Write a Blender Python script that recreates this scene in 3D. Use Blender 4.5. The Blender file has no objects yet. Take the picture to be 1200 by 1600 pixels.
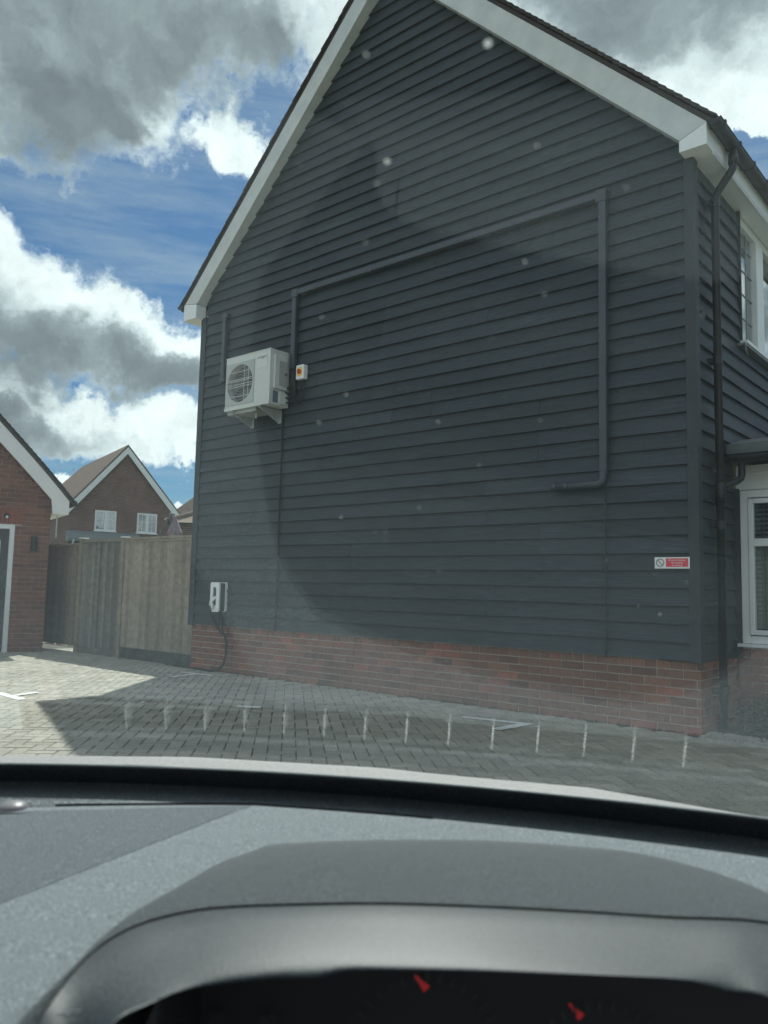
import bpy, math, random
from mathutils import Vector, Matrix
R_ = math.radians
rng = random.Random(7)
sc = bpy.context.scene
col = sc.collection

# ------------------------------------------------------------------ camera
CAM = Vector((9.199, -6.779, 1.138))
F = Vector((-0.64511, 0.75804, 0.09598)); RT = Vector((0.76277, 0.64628, 0.02259)); UP = Vector((0.04490, -0.08778, 0.99513))
cd = bpy.data.cameras.new('camera'); cam = bpy.data.objects.new('camera', cd); col.objects.link(cam)
M = Matrix((RT, UP, -F)).transposed().to_4x4(); M.translation = CAM
cam.matrix_world = M
cd.sensor_fit = 'VERTICAL'; cd.sensor_height = 36; cd.lens = 1247.4 / 1600 * 36
cd.clip_start = 0.01; cd.clip_end = 3000
cd.dof.use_dof = True; cd.dof.focus_distance = 8.0; cd.dof.aperture_fstop = 9.0
sc.camera = cam
YAW = -0.7050894

# ------------------------------------------------------------------ light
SUN_EL, SUN_AZ = 55.4, -36.9        # azimuth from +Y towards +X
sd = bpy.data.lights.new('sun', 'SUN'); sun = bpy.data.objects.new('sun', sd); col.objects.link(sun)
sd.energy = 5.0; sd.angle = R_(0.5); sd.color = (1.0, 0.97, 0.91)
sdir = Vector((math.cos(R_(SUN_EL)) * math.sin(R_(SUN_AZ)), math.cos(R_(SUN_EL)) * math.cos(R_(SUN_AZ)), math.sin(R_(SUN_EL))))
sun.rotation_euler = (-sdir).to_track_quat('-Z', 'Y').to_euler(); sun.location = (0, 0, 30)
sc.view_settings.view_transform = 'Standard'; sc.view_settings.look = 'None'
sc.view_settings.gamma = 1; sc.view_settings.exposure = 0.50; sc.view_settings.use_curve_mapping = False
sc.cycles.max_bounces = 10; sc.cycles.transparent_max_bounces = 24; sc.cycles.sample_clamp_indirect = 6
sc.cycles.use_denoising = True
sc.cycles.caustics_reflective = False; sc.cycles.caustics_refractive = False

# ------------------------------------------------------------------ node helper
class NT:
    def __init__(s, t): s.t = t; s.n = t.nodes; s.l = t.links
    def new(s, typ, **kw):
        n = s.n.new(typ)
        for k, v in kw.items():
            if k.startswith('_'): setattr(n, k[1:], v)
        return n
    def put(s, sock, v):
        if v is None: return
        if hasattr(v, 'is_linked'): s.l.new(v, sock)
        elif isinstance(v, tuple) and len(v) == 4 and len(sock.default_value) == 3: sock.default_value = v[:3]
        else: sock.default_value = v
    def math(s, op, a, b=None, c=None, clamp=False):
        n = s.n.new('ShaderNodeMath'); n.operation = op; n.use_clamp = clamp
        s.put(n.inputs[0], a)
        if b is not None: s.put(n.inputs[1], b)
        if c is not None: s.put(n.inputs[2], c)
        return n.outputs[0]
    def vmath(s, op, a, b=None, scale=None):
        n = s.n.new('ShaderNodeVectorMath'); n.operation = op
        s.put(n.inputs[0], a)
        if b is not None: s.put(n.inputs[1], b)
        if scale is not None: s.put(n.inputs['Scale'], scale)
        return n.outputs['Value'] if op in ('DOT_PRODUCT', 'LENGTH') else n.outputs[0]
    def noise(s, vec, scale, detail=3, rough=0.55, color=False):
        n = s.n.new('ShaderNodeTexNoise'); s.put(n.inputs['Vector'], vec)
        n.inputs['Scale'].default_value = scale; n.inputs['Detail'].default_value = detail; n.inputs['Roughness'].default_value = rough
        return n.outputs['Color'] if color else n.outputs['Fac']
    def mapr(s, v, a, b, c, d, smooth=False):
        n = s.n.new('ShaderNodeMapRange'); s.put(n.inputs[0], v)
        if smooth: n.interpolation_type = 'SMOOTHSTEP'
        for i, x in enumerate((a, b, c, d)): s.put(n.inputs[i + 1], x)
        return n.outputs[0]
    def mix(s, f, a, b, typ='MIX'):
        n = s.n.new('ShaderNodeMix'); n.data_type = 'RGBA'; n.blend_type = typ
        s.put(n.inputs[0], f); s.put(n.inputs[6], a); s.put(n.inputs[7], b)
        return n.outputs[2]
    def ramp(s, v, stops):
        n = s.n.new('ShaderNodeValToRGB'); s.put(n.inputs[0], v)
        e = n.color_ramp.elements
        while len(e) < len(stops): e.new(0.5)
        for i, (p, c) in enumerate(stops): e[i].position = p; e[i].color = (*c, 1)
        return n.outputs[0]
    def mapping(s, vec, scale=(1, 1, 1), rot=(0, 0, 0)):
        n = s.n.new('ShaderNodeMapping'); s.put(n.inputs[0], vec); n.inputs['Scale'].default_value = scale; n.inputs['Rotation'].default_value = rot
        return n.outputs[0]

# ------------------------------------------------------------------ world: Nishita sky and broken cloud
world = bpy.data.worlds.new('World'); sc.world = world; world.use_nodes = True
w = NT(world.node_tree); w.n.clear()
sky = w.n.new('ShaderNodeTexSky'); sky.sky_type = 'NISHITA'; sky.sun_disc = False
sky.sun_elevation = R_(SUN_EL); sky.sun_rotation = R_(SUN_AZ); sky.ozone_density = 2.0; sky.air_density = 1.0; sky.dust_density = 0.6
tc = w.n.new('ShaderNodeTexCoord'); D = tc.outputs['Generated']
warp = w.vmath('SUBTRACT', w.noise(D, 9, 7, 0.62, True), (0.5, 0.5, 0.5))
DW = w.vmath('ADD', D, w.vmath('SCALE', warp, scale=0.16))
# cloud masses: azimuth, elevation, half width, half height (degrees)
CL = [(-64.9,32.2,9.2,6.0),(-54.6,36.9,8.3,3.7),(-49.5,36.6,4.1,2.5),(-60.1,30.4,3.4,2.8),(-62.7,40.3,20.6,8.3),(-51.6,30.3,3.0,2.1),
      (-65.0,16.9,6.0,4.4),(-59.7,16.0,5.5,3.3),(-55.3,15.6,3.7,2.3),(-69.7,18.1,6.9,5.0),(-63.1,10.5,7.3,2.3),(-56.8,10.6,4.1,2.2),
      (-66.2,11.0,4.6,2.8),(-54.2,9.9,2.3,1.7),(-63.0,6.6,1.5,0.8),(-55.1,6.1,1.5,0.8),(-22.3,35.1,7.8,4.8),(-18.4,31.1,4.1,2.8),
      (-14.3,33.7,5.5,4.1),(-26.8,37.0,3.2,2.3),(-15.2,29.0,2.0,1.1),(-13.6,43.6,22.9,10.5),
      (-85,25,12,8),(-100,14,16,5),(-40,12,6,3),(-15,14,9,4),(10,20,12,7),(30,35,14,8)]
best = None; best2 = None
for az, el, ha, he in CL:
    a, e = R_(az), R_(el)
    c = Vector((math.cos(e) * math.sin(a), math.cos(e) * math.cos(a), math.sin(e)))
    u = Vector((math.cos(a), -math.sin(a), 0)); v = c.cross(u) * -1
    pu = w.vmath('DOT_PRODUCT', DW, tuple(u / math.sin(R_(ha)))); pv = w.vmath('DOT_PRODUCT', DW, tuple(v / math.sin(R_(he))))
    r2 = w.math('MULTIPLY_ADD', pu, pu, w.math('MULTIPLY', pv, pv))
    front = w.math('GREATER_THAN', w.vmath('DOT_PRODUCT', D, tuple(c)), 0.0)
    val = w.math('MULTIPLY', w.math('SUBTRACT', 1.0, w.math('MULTIPLY', r2, 0.8)), front)
    pv2 = w.math('ADD', pv, 0.42); r3 = w.math('MULTIPLY_ADD', pu, pu, w.math('MULTIPLY', pv2, pv2))
    val2 = w.math('MULTIPLY', w.math('SUBTRACT', 1.0, w.math('MULTIPLY', r3, 0.95)), front)
    best = val if best is None else w.math('SMOOTH_MAX', best, val, 0.35)
    if he >= 2.3 and not (he < 5 and az > -30): best2 = val2 if best2 is None else w.math('SMOOTH_MAX', best2, val2, 0.3)
best = w.math('MAXIMUM', best, -1.0)
front = w.mapr(w.vmath('DOT_PRODUCT', D, (-0.645, 0.758, 0.096)), 0.45, 0.75, 0, 1, True)
flat = w.mapping(D, (1, 1, 2.2))
gen = w.math('MULTIPLY', w.math('SUBTRACT', w.noise(flat, 2.6, 8, 0.55), 0.46), 6.0)       # broken cumulus over the rest of the sky
base = w.math('ADD', w.math('MULTIPLY', best, front), w.math('MULTIPLY', gen, w.math('SUBTRACT', 1.0, front)))
fine = w.math('SUBTRACT', w.noise(DW, 14, 9, 0.60), 0.5)
fine2 = w.math('SUBTRACT', w.noise(D, 34, 8, 0.62), 0.5)
dens = w.math('ADD', base, w.math('MULTIPLY_ADD', fine, 1.35, w.math('MULTIPLY', fine2, 0.65)))
mask = w.mapr(dens, 0.0, 0.55, 0, 1, True)
base2 = w.math('ADD', w.math('MULTIPLY', w.math('MAXIMUM', best2, -1.0), front), w.math('MULTIPLY', gen, w.math('SUBTRACT', 1.0, front)))
cirr = w.mapr(w.noise(w.mapping(D, (1.6, 1.6, 11.0), (0.30, 0.15, 0)), 3.2, 9, 0.62), 0.40, 0.75, 0, 0.50)
thick = w.mapr(w.math('ADD', base2, w.math('MULTIPLY', w.math('SUBTRACT', w.noise(DW, 7, 5, 0.5), 0.5), 1.3)), 0.22, 1.15, 0, 1, True)
ccol = w.ramp(thick, [(0.0, (0.74, 0.79, 0.79)), (0.35, (0.54, 0.60, 0.61)), (0.7, (0.27, 0.315, 0.33)), (1.0, (0.165, 0.195, 0.21))])
tex = w.mapr(w.noise(DW, 22, 8, 0.6), 0.3, 0.7, 0.86, 1.12)
ccf = w.ramp(thick, [(0.0, (1.20, 1.26, 1.30)), (0.5, (1.02, 1.08, 1.12)), (1.0, (0.62, 0.66, 0.69))])     # clouds away from the sun are seen front-lit
ccol = w.mix(w.mapr(w.vmath('DOT_PRODUCT', D, (-0.645, 0.758, 0.096)), -0.2, 0.5, 0, 1, True), ccf, ccol)
ccol = w.vmath('SCALE', ccol, scale=w.math('MULTIPLY', tex, 10.5))
skyc = w.mix(1.0, sky.outputs[0], (0.27, 0.43, 0.54, 1), 'MULTIPLY')
skyc = w.mix(cirr, skyc, (3.6, 4.3, 4.7, 1))
final = w.mix(mask, skyc, ccol)
bg = w.n.new('ShaderNodeBackground'); bg.inputs['Strength'].default_value = 0.1
wo = w.n.new('ShaderNodeOutputWorld'); w.l.new(final, bg.inputs[0]); w.l.new(bg.outputs[0], wo.inputs[0])
world.cycles.sampling_method = 'MANUAL'; world.cycles.sample_map_resolution = 512

# ------------------------------------------------------------------ materials
def mat(name, color=(0.5, 0.5, 0.5), rough=0.6, spec=0.5, metal=0.0, var=0.0, nscale=20, bump=0.0, bscale=60, color2=None, rand=0.0, emit=None, stretch=None, coords='Object'):
    m = bpy.data.materials.new(name); m.use_nodes = True
    n = NT(m.node_tree); b = n.n['Principled BSDF']
    b.inputs['Roughness'].default_value = rough; b.inputs['Metallic'].default_value = metal
    b.inputs['Specular IOR Level'].default_value = spec
    tcn = n.n.new('ShaderNodeTexCoord'); vec = tcn.outputs[coords]
    if stretch: vec = n.mapping(vec, stretch)
    c = (*color, 1)
    if color2 is not None:
        c = n.mix(n.mapr(n.noise(vec, nscale, 5), 0.35, 0.65, 0, 1), c, (*color2, 1))
    if var:
        k = n.mapr(n.noise(vec, nscale * 1.7, 5, 0.65), 0.25, 0.75, 1 - var, 1 + var)
        nn = n.n.new('ShaderNodeVectorMath'); nn.operation = 'SCALE'; n.put(nn.inputs[0], c); n.put(nn.inputs['Scale'], k); c = nn.outputs[0]
    if rand:
        oi = n.n.new('ShaderNodeObjectInfo')
        k = n.mapr(oi.outputs['Random'], 0, 1, 1 - rand, 1 + rand)
        nn = n.n.new('ShaderNodeVectorMath'); nn.operation = 'SCALE'; n.put(nn.inputs[0], c); n.put(nn.inputs['Scale'], k); c = nn.outputs[0]
    n.put(b.inputs['Base Color'], c)
    if bump:
        bn = n.n.new('ShaderNodeBump'); bn.inputs['Strength'].default_value = bump; bn.inputs['Distance'].default_value = 0.01
        n.put(bn.inputs['Height'], n.noise(vec, bscale, 4)); n.l.new(bn.outputs[0], b.inputs['Normal'])
    if emit:
        b.inputs['Emission Color'].default_value = (*emit[0], 1); b.inputs['Emission Strength'].default_value = emit[1]
    return m

def brick_piece_mat(name, stops, nscale=30):
    m = bpy.data.materials.new(name); m.use_nodes = True
    n = NT(m.node_tree); b = n.n['Principled BSDF']; b.inputs['Roughness'].default_value = 0.9; b.inputs['Specular IOR Level'].default_value = 0.25
    oi = n.n.new('ShaderNodeObjectInfo'); at = n.n.new('ShaderNodeAttribute'); at.attribute_name = 'tint'
    t = n.math('FRACT', n.math('ADD', oi.outputs['Random'], at.outputs['Fac']))
    c = n.ramp(t, stops)
    g = n.n.new('ShaderNodeNewGeometry')
    nz = n.noise(g.outputs['Position'], nscale, 6, 0.65)
    c = n.mix(0.55, c, n.ramp(nz, [(0.3, (0.45, 0.45, 0.45)), (0.7, (1.25, 1.25, 1.25))]), 'MULTIPLY')
    big = n.noise(g.outputs['Position'], 0.9, 4, 0.6)
    c = n.mix(0.35, c, n.ramp(big, [(0.35, (0.62, 0.62, 0.60)), (0.65, (1.2, 1.2, 1.2))]), 'MULTIPLY')
    n.put(b.inputs['Base Color'], c)
    bn = n.n.new('ShaderNodeBump'); bn.inputs['Strength'].default_value = 0.5; bn.inputs['Distance'].default_value = 0.004
    n.put(bn.inputs['Height'], n.noise(g.outputs['Position'], 130, 4)); n.l.new(bn.outputs[0], b.inputs['Normal'])
    return m

BR = brick_piece_mat('red_multi_brick', [(0, (0.1474, 0.0731, 0.0515)), (0.3, (0.2546, 0.1238, 0.0826)), (0.6, (0.2103, 0.1010, 0.0708)), (0.85, (0.2965, 0.1366, 0.0880)), (0.93, (0.3688, 0.1293, 0.0884)), (1, (0.1552, 0.0817, 0.0584))])
BRG = brick_piece_mat('garage_brick', [(0, (0.1611, 0.0740, 0.0534)), (0.4, (0.2520, 0.1148, 0.0772)), (0.8, (0.2100, 0.0918, 0.0689)), (1, (0.1540, 0.0765, 0.0594))])
BRED = brick_piece_mat('soldier_brick', [(0, (0.264, 0.0825, 0.055)), (0.5, (0.33, 0.099, 0.066)), (1, (0.22, 0.077, 0.055))])
PAV = brick_piece_mat('grey_block_paver', [(0, (0.3441, 0.3369, 0.2800)), (0.3, (0.4588, 0.4372, 0.3619)), (0.6, (0.3976, 0.3799, 0.3210)), (0.9, (0.5124, 0.4803, 0.4029)), (1, (0.3670, 0.3512, 0.2936))], 45)
MORT = mat('pale_mortar', (0.46, 0.40, 0.35), 0.95, 0.2, var=0.25, nscale=25, bump=0.3)
JOINT = mat('joint_sand', (0.115, 0.115, 0.098), 0.97, 0.1, var=0.4, nscale=3)

def board_mat():
    m = bpy.data.materials.new('black_stained_board'); m.use_nodes = True
    n = NT(m.node_tree); b = n.n['Principled BSDF']; b.inputs['Roughness'].default_value = 0.62; b.inputs['Specular IOR Level'].default_value = 0.4
    g = n.n.new('ShaderNodeNewGeometry'); oi = n.n.new('ShaderNodeObjectInfo')
    p = n.vmath('ADD', g.outputs['Position'], n.vmath('SCALE', (7.3, 0, 0), scale=oi.outputs['Random']))
    grain = n.noise(n.mapping(p, (2.2, 2.2, 60)), 1.6, 8, 0.7)
    blot = n.noise(n.mapping(p, (0.8, 0.8, 3.0)), 1.1, 6, 0.65)
    c = n.ramp(n.math('ADD', n.math('MULTIPLY', grain, 0.55), n.math('MULTIPLY', blot, 0.45)), [(0.33, (0.012, 0.019, 0.024)), (0.5, (0.024, 0.035, 0.042)), (0.66, (0.058, 0.076, 0.087))])
    k = n.mapr(oi.outputs['Random'], 0, 1, 0.84, 1.14)
    c = n.vmath('SCALE', c, scale=k)
    n.put(b.inputs['Base Color'], c)
    n.put(b.inputs['Roughness'], n.mapr(blot, 0.3, 0.7, 0.5, 0.75))
    bn = n.n.new('ShaderNodeBump'); bn.inputs['Strength'].default_value = 0.6; bn.inputs['Distance'].default_value = 0.004
    n.put(bn.inputs['Height'], grain); n.l.new(bn.outputs[0], b.inputs['Normal'])
    return m
BOARD = board_mat()
BTRIM = mat('black_painted_trim', (0.028, 0.036, 0.042), 0.55, 0.4, var=0.2, nscale=4, bump=0.2, stretch=(1, 1, 0.2))
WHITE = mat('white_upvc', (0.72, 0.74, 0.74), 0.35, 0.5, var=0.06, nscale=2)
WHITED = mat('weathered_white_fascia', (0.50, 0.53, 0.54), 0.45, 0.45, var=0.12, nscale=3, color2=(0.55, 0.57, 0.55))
BLACKP = mat('black_plastic_pipe', (0.010, 0.012, 0.014), 0.42, 0.35, var=0.2, nscale=6)
DUCTM = mat('charcoal_trunking', (0.036, 0.047, 0.058), 0.42, 0.5, var=0.1, nscale=5)
TILE = brick_piece_mat('dark_roof_tile', [(0, (0.035, 0.033, 0.032)), (0.5, (0.075, 0.068, 0.064)), (1, (0.05, 0.046, 0.044))])
TILEB = mat('brown_roof_tiles_far', (0.19, 0.135, 0.105), 0.9, 0.2, var=0.25, nscale=3, color2=(0.15, 0.11, 0.09))
LEAD = mat('lead_sheet', (0.16, 0.18, 0.18), 0.5, 0.4, var=0.2, nscale=4)
FENCE = brick_piece_mat('weathered_fence_wood', [(0.00, (0.2074, 0.1826, 0.1450)), (0.25, (0.3354, 0.2948, 0.2347)), (0.50, (0.2751, 0.2420, 0.1920)), (0.75, (0.4089, 0.3597, 0.2859)), (1.00, (0.2418, 0.2123, 0.1690))], 12)
FENCEB = brick_piece_mat('brown_fence_wood', [(0.00, (0.134, 0.117, 0.090)), (0.25, (0.216, 0.189, 0.146)), (0.50, (0.177, 0.155, 0.120)), (0.75, (0.264, 0.231, 0.178)), (1.00, (0.156, 0.136, 0.105))], 12)
GATEM = brick_piece_mat('dark_gate_wood', [(0.00, (0.1326, 0.1260, 0.1080)), (0.25, (0.2142, 0.2030, 0.1750)), (0.50, (0.1754, 0.1660, 0.1430)), (0.75, (0.2611, 0.2480, 0.2130)), (1.00, (0.1540, 0.1460, 0.1260))], 12)
GRAVB = mat('damp_gravel_board', (0.075, 0.078, 0.064), 0.9, 0.2, var=0.4, nscale=5)
PALEW = mat('fresh_pale_timber', (0.62, 0.56, 0.42), 0.7, 0.3, var=0.1, nscale=8)
DOORM = mat('dark_garage_door', (0.055, 0.058, 0.058), 0.5, 0.4, var=0.1, nscale=3)
ACW = mat('ivory_painted_steel', (0.56, 0.58, 0.55), 0.45, 0.5, var=0.06, nscale=5)
ACG = mat('grey_grille_plastic', (0.36, 0.38, 0.36), 0.5, 0.4)
ACD = mat('dark_fan_cavity', (0.11, 0.12, 0.115), 0.7, 0.3, var=0.2, nscale=10)
GALV = mat('galvanised_steel', (0.42, 0.44, 0.43), 0.5, 0.5, metal=0.3, var=0.2, nscale=12)
GREYT = mat('grey_print', (0.16, 0.17, 0.17), 0.6)
BLUEG = mat('blue_grey_label', (0.12, 0.15, 0.2), 0.6)
REDK = mat('red_knob', (0.55, 0.06, 0.03), 0.4)
YEL = mat('yellow_plate', (0.75, 0.55, 0.12), 0.5)
SIGNR = mat('sign_red', (0.62, 0.05, 0.07), 0.5)
SIGNW = mat('sign_white', (0.72, 0.70, 0.68), 0.5)
RUBBER = mat('black_rubber', (0.015, 0.017, 0.018), 0.6, 0.4)
PAINT = mat('worn_white_road_paint', (0.80, 0.81, 0.77), 0.8, 0.3, var=0.25, nscale=40)
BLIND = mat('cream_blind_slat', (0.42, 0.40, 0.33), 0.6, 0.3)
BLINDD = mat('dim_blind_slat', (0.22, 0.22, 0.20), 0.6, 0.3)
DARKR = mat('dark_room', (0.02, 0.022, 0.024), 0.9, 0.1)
CURT = mat('pale_curtain', (0.45, 0.48, 0.50), 0.9, 0.1, var=0.3, nscale=6, stretch=(6, 6, 0.3))
NETC = mat('grey_net_curtain', (0.17, 0.19, 0.20), 0.9, 0.1)
PARAS = mat('mauve_parasol_cloth', (0.23, 0.195, 0.235), 0.9, 0.2, var=0.2, nscale=8)
PARAP = mat('dark_parasol_frame', (0.08, 0.085, 0.09), 0.5)

def glassy(name, tint, base_r=0.045, k=0.95, pw=3.6, dust=False):
    m = bpy.data.materials.new(name); m.use_nodes = True
    n = NT(m.node_tree); n.n.clear()
    g = n.n.new('ShaderNodeNewGeometry')
    c = n.math('ABSOLUTE', n.vmath('DOT_PRODUCT', g.outputs['Incoming'], g.outputs['Normal']))
    f = n.math('MULTIPLY_ADD', n.math('POWER', n.math('SUBTRACT', 1.0, c), pw), k, base_r, clamp=True)
    t = n.n.new('ShaderNodeBsdfTransparent'); t.inputs[0].default_value = (*tint, 1)
    gl = n.n.new('ShaderNodeBsdfGlossy'); gl.inputs['Roughness'].default_value = 0.0
    gl.inputs['Color'].default_value = (1, 1, 1, 1)
    mx = n.n.new('ShaderNodeMixShader'); n.l.new(f, mx.inputs[0]); n.l.new(t.outputs[0], mx.inputs[1]); n.l.new(gl.outputs[0], mx.inputs[2])
    o = n.n.new('ShaderNodeOutputMaterial')
    if dust:      # thin film of road dust, wiped in arcs
        tcn = n.n.new('ShaderNodeTexCoord'); ob = tcn.outputs['Object']
        a = n.noise(n.mapping(ob, (3, 14, 14), (0, 0, .4)), 2.2, 6, .6); b_ = n.noise(ob, 420, 3, .6)
        fd = n.math('MULTIPLY', n.mapr(a, .3, .7, .002, .0065), n.mapr(b_, .35, .7, .7, 1.35))
        tl = n.n.new('ShaderNodeBsdfTranslucent'); tl.inputs[0].default_value = (.78, .82, .80, 1)
        m2 = n.n.new('ShaderNodeMixShader'); n.l.new(fd, m2.inputs[0]); n.l.new(mx.outputs[0], m2.inputs[1]); n.l.new(tl.outputs[0], m2.inputs[2]); mx = m2
    n.l.new(mx.outputs[0], o.inputs[0])
    return m
WSO = None
WSG = glassy('green_tinted_windscreen_glass', (0.935, 0.976, 0.974))
WSO = glassy('dusty_windscreen_glass', (0.935, 0.976, 0.974), dust=True)
PANE = glassy('house_window_glass', (0.86, 0.92, 0.93), 0.09, 0.9, 4.0)

# ------------------------------------------------------------------ mesh helper
class MB:
    def __init__(s): s.v = []; s.f = []; s.t = []
    def add(s, vs, fs, tint=0.0):
        o = len(s.v); s.v += [tuple(v) for v in vs]; s.f += [tuple(i + o for i in f) for f in fs]; s.t += [tint] * len(fs)
    def box(s, c, d, rot=None, tint=0.0):
        hx, hy, hz = d[0] / 2, d[1] / 2, d[2] / 2
        vs = [Vector((x, y, z)) for x in (-hx, hx) for y in (-hy, hy) for z in (-hz, hz)]
        if rot is not None: vs = [rot @ v for v in vs]
        vs = [v + Vector(c) for v in vs]
        s.add(vs, [(0, 1, 3, 2), (4, 6, 7, 5), (0, 4, 5, 1), (2, 3, 7, 6), (0, 2, 6, 4), (1, 5, 7, 3)], tint); return s
    def b2(s, a, b, tint=0.0):
        return s.box([(a[i] + b[i]) / 2 for i in range(3)], [abs(b[i] - a[i]) for i in range(3)], None, tint)
    def tube(s, pts, r, seg=10, cap=True, flat=None):
        pts = [Vector(p) for p in pts]; rings = []
        up = Vector((0, 0, 1)); n = len(pts); prev = None
        for i, p in enumerate(pts):
            t = (pts[min(i + 1, n - 1)] - pts[max(i - 1, 0)]).normalized()
            if prev is None:
                a = t.cross(up)
                if a.length < 0.1: a = t.cross(Vector((1, 0, 0)))
                a.normalize()
            else:
                a = (prev - t * prev.dot(t)).normalized()
            prev = a; b = t.cross(a)
            rr = r[i] if isinstance(r, (list, tuple)) else r
            k = 1.0
            if 0 < i < n - 1:
                c = (pts[i] - pts[i - 1]).normalized().dot((pts[i + 1] - pts[i]).normalized())
                k = 1 / max(0.6, math.sqrt((1 + c) / 2))
            rings.append([p + (a * math.cos(2 * math.pi * j / seg) + b * math.sin(2 * math.pi * j / seg)) * rr * k for j in range(seg)])
        vs = [v for rg in rings for v in rg]; fs = []
        for i in range(n - 1):
            for j in range(seg):
                fs.append((i * seg + j, i * seg + (j + 1) % seg, (i + 1) * seg + (j + 1) % seg, (i + 1) * seg + j))
        if cap: fs.append(tuple(range(seg - 1, -1, -1))); fs.append(tuple((n - 1) * seg + j for j in range(seg)))
        s.add(vs, fs); return s
    def grid(s, rows, tint=0.0):
        nr, nc = len(rows), len(rows[0])
        s.add([v for r in rows for v in r], [(i * nc + j, i * nc + j + 1, (i + 1) * nc + j + 1, (i + 1) * nc + j) for i in range(nr - 1) for j in range(nc - 1)], tint); return s
    def prism(s, poly, f0, f1, tint=0.0):
        n = len(poly); a = [f0(p) for p in poly]; b = [f1(p) for p in poly]
        s.add(a + b, [tuple(range(n)), tuple(range(2 * n - 1, n - 1, -1))] + [(i, i + n, (i + 1) % n + n, (i + 1) % n) for i in range(n)], tint); return s
    def disc(s, c, r, u, v, seg=16, tint=0):
        c = Vector(c); s.add([c + Vector(u) * r * math.cos(2 * math.pi * i / seg) + Vector(v) * r * math.sin(2 * math.pi * i / seg) for i in range(seg)], [tuple(range(seg))], tint); return s
    def mesh(s, name, m, smooth=False, tint=False):
        me = bpy.data.meshes.new(name); me.from_pydata(s.v, [], s.f); me.update()
        if m: me.materials.append(m)
        if smooth: me.polygons.foreach_set('use_smooth', [True] * len(me.polygons))
        if tint:
            at = me.attributes.new('tint', 'FLOAT', 'FACE'); at.data.foreach_set('value', s.t)
        return me
    def build(s, name, m, parent=None, smooth=False, tint=False, bevel=0, loc=None):
        o = bpy.data.objects.new(name, s.mesh(name, m, smooth, tint)); col.objects.link(o)
        if parent: o.parent = parent
        if loc: o.location = loc
        if bevel:
            md = o.modifiers.new('bevel', 'BEVEL'); md.width = bevel; md.segments = 2; md.limit_method = 'ANGLE'
        return o
def tag(o, label=None, cat=None, group=None, kind=None):
    if label: o['label'] = label
    if cat: o['category'] = cat
    if group: o['group'] = group
    if kind: o['kind'] = kind
    return o
def empty(name, loc=(0, 0, 0), rz=0):
    o = bpy.data.objects.new(name, None); col.objects.link(o); o.location = loc; o.rotation_euler = (0, 0, rz); o.empty_display_size = 0.2
    return o
def inst(name, me, parent, loc, rot=(0, 0, 0), scale=(1, 1, 1)):
    o = bpy.data.objects.new(name, me); col.objects.link(o); o.parent = parent; o.location = loc; o.rotation_euler = rot; o.scale = scale
    return o
def text(name, body, m, parent, loc, rot, size, ext=0.0005, align='CENTER', sx=1.0):
    cu = bpy.data.curves.new(name, 'FONT'); cu.body = body; cu.size = size; cu.extrude = ext; cu.align_x = align; cu.align_y = 'CENTER'
    cu.materials.append(m)
    tmp = bpy.data.objects.new(name, cu); me = bpy.data.meshes.new_from_object(tmp); bpy.data.objects.remove(tmp); bpy.data.curves.remove(cu)
    o = bpy.data.objects.new(name, me); col.objects.link(o); o.parent = parent; o.location = loc; o.rotation_euler = rot; o.scale = (sx, 1, 1)
    return o
def arc(c, r, u, v, a0, a1, n=6):
    c, u, v = Vector(c), Vector(u), Vector(v)
    return [c + u * r * math.cos(a0 + (a1 - a0) * i / n) + v * r * math.sin(a0 + (a1 - a0) * i / n) for i in range(n + 1)]

W = 6.893            # width of the gable wall
PL = 0.60            # top of the brick plinth

# ------------------------------------------------------------------ ground
go = MB(); go.add([(-900, -900, -0.035), (900, -900, -0.035), (900, 900, -0.035), (-900, 900, -0.035)], [(0, 1, 2, 3)])
tag(go.build('ground', mat('rough_grass_ground', (0.07, 0.085, 0.04), 0.95, 0.1, var=0.3, nscale=0.2)), kind='structure')
pv = MB(); pv.add([(-14, -16, -0.008), (16, -16, -0.008), (16, 0.6, -0.008), (-14, 0.6, -0.008)], [(0, 1, 2, 3)])
paving = tag(pv.build('paving', JOINT), kind='structure')
PA = R_(-47)
ax_a = Vector((math.sin(PA), math.cos(PA), 0)); ax_b = Vector((-ax_a.y, ax_a.x, 0)) * -1
def paver_mesh(mb, c, a, b, la, lb, tint, z=0.0, tilt=(0, 0)):
    g = 0.0032; ch = 0.005
    ha, hb = la / 2 - g, lb / 2 - g
    top = [c + a * sx * (ha - ch) + b * sy * (hb - ch) + Vector((0, 0, z + tilt[0] * sx + tilt[1] * sy)) for sx, sy in ((-1, -1), (1, -1), (1, 1), (-1, 1))]
    bot = [c + a * sx * ha + b * sy * hb + Vector((0, 0, z - 0.0075)) for sx, sy in ((-1, -1), (1, -1), (1, 1), (-1, 1))]
    mb.add(top + bot, [(0, 1, 2, 3)] + [(i, i + 4, (i + 1) % 4 + 4, (i + 1) % 4) for i in range(4)], tint)
def proj(P):
    d = Vector(P) - CAM; f = d.dot(F)
    if f < 0.1: return None
    return 600 + 1247.4 * d.dot(RT) / f, 800 - 1247.4 * d.dot(UP) / f
pavs = []
for i in range(-150, 190):
    for j in range(-150, 190):
        k = (i - j) % 4
        if k == 0: ca, cb, la, lb = i + 1.0, j + 0.5, 0.2, 0.1
        elif k == 3: ca, cb, la, lb = i + 0.5, j + 1.0, 0.1, 0.2
        else: continue
        c = ax_a * ca * 0.1 + ax_b * cb * 0.1
        if not (-9 < c.x < 13.5 and -9 < c.y < 0.5): continue
        if 0.02 < c.x < W - 0.02 and c.y > 0.02: continue
        if c.x > W - 0.05 and c.y > -0.12: continue
        if c.x < -3.3 and c.y > -0.28 and c.x < -4: continue
        pavs.append((c, la, lb))
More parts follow.
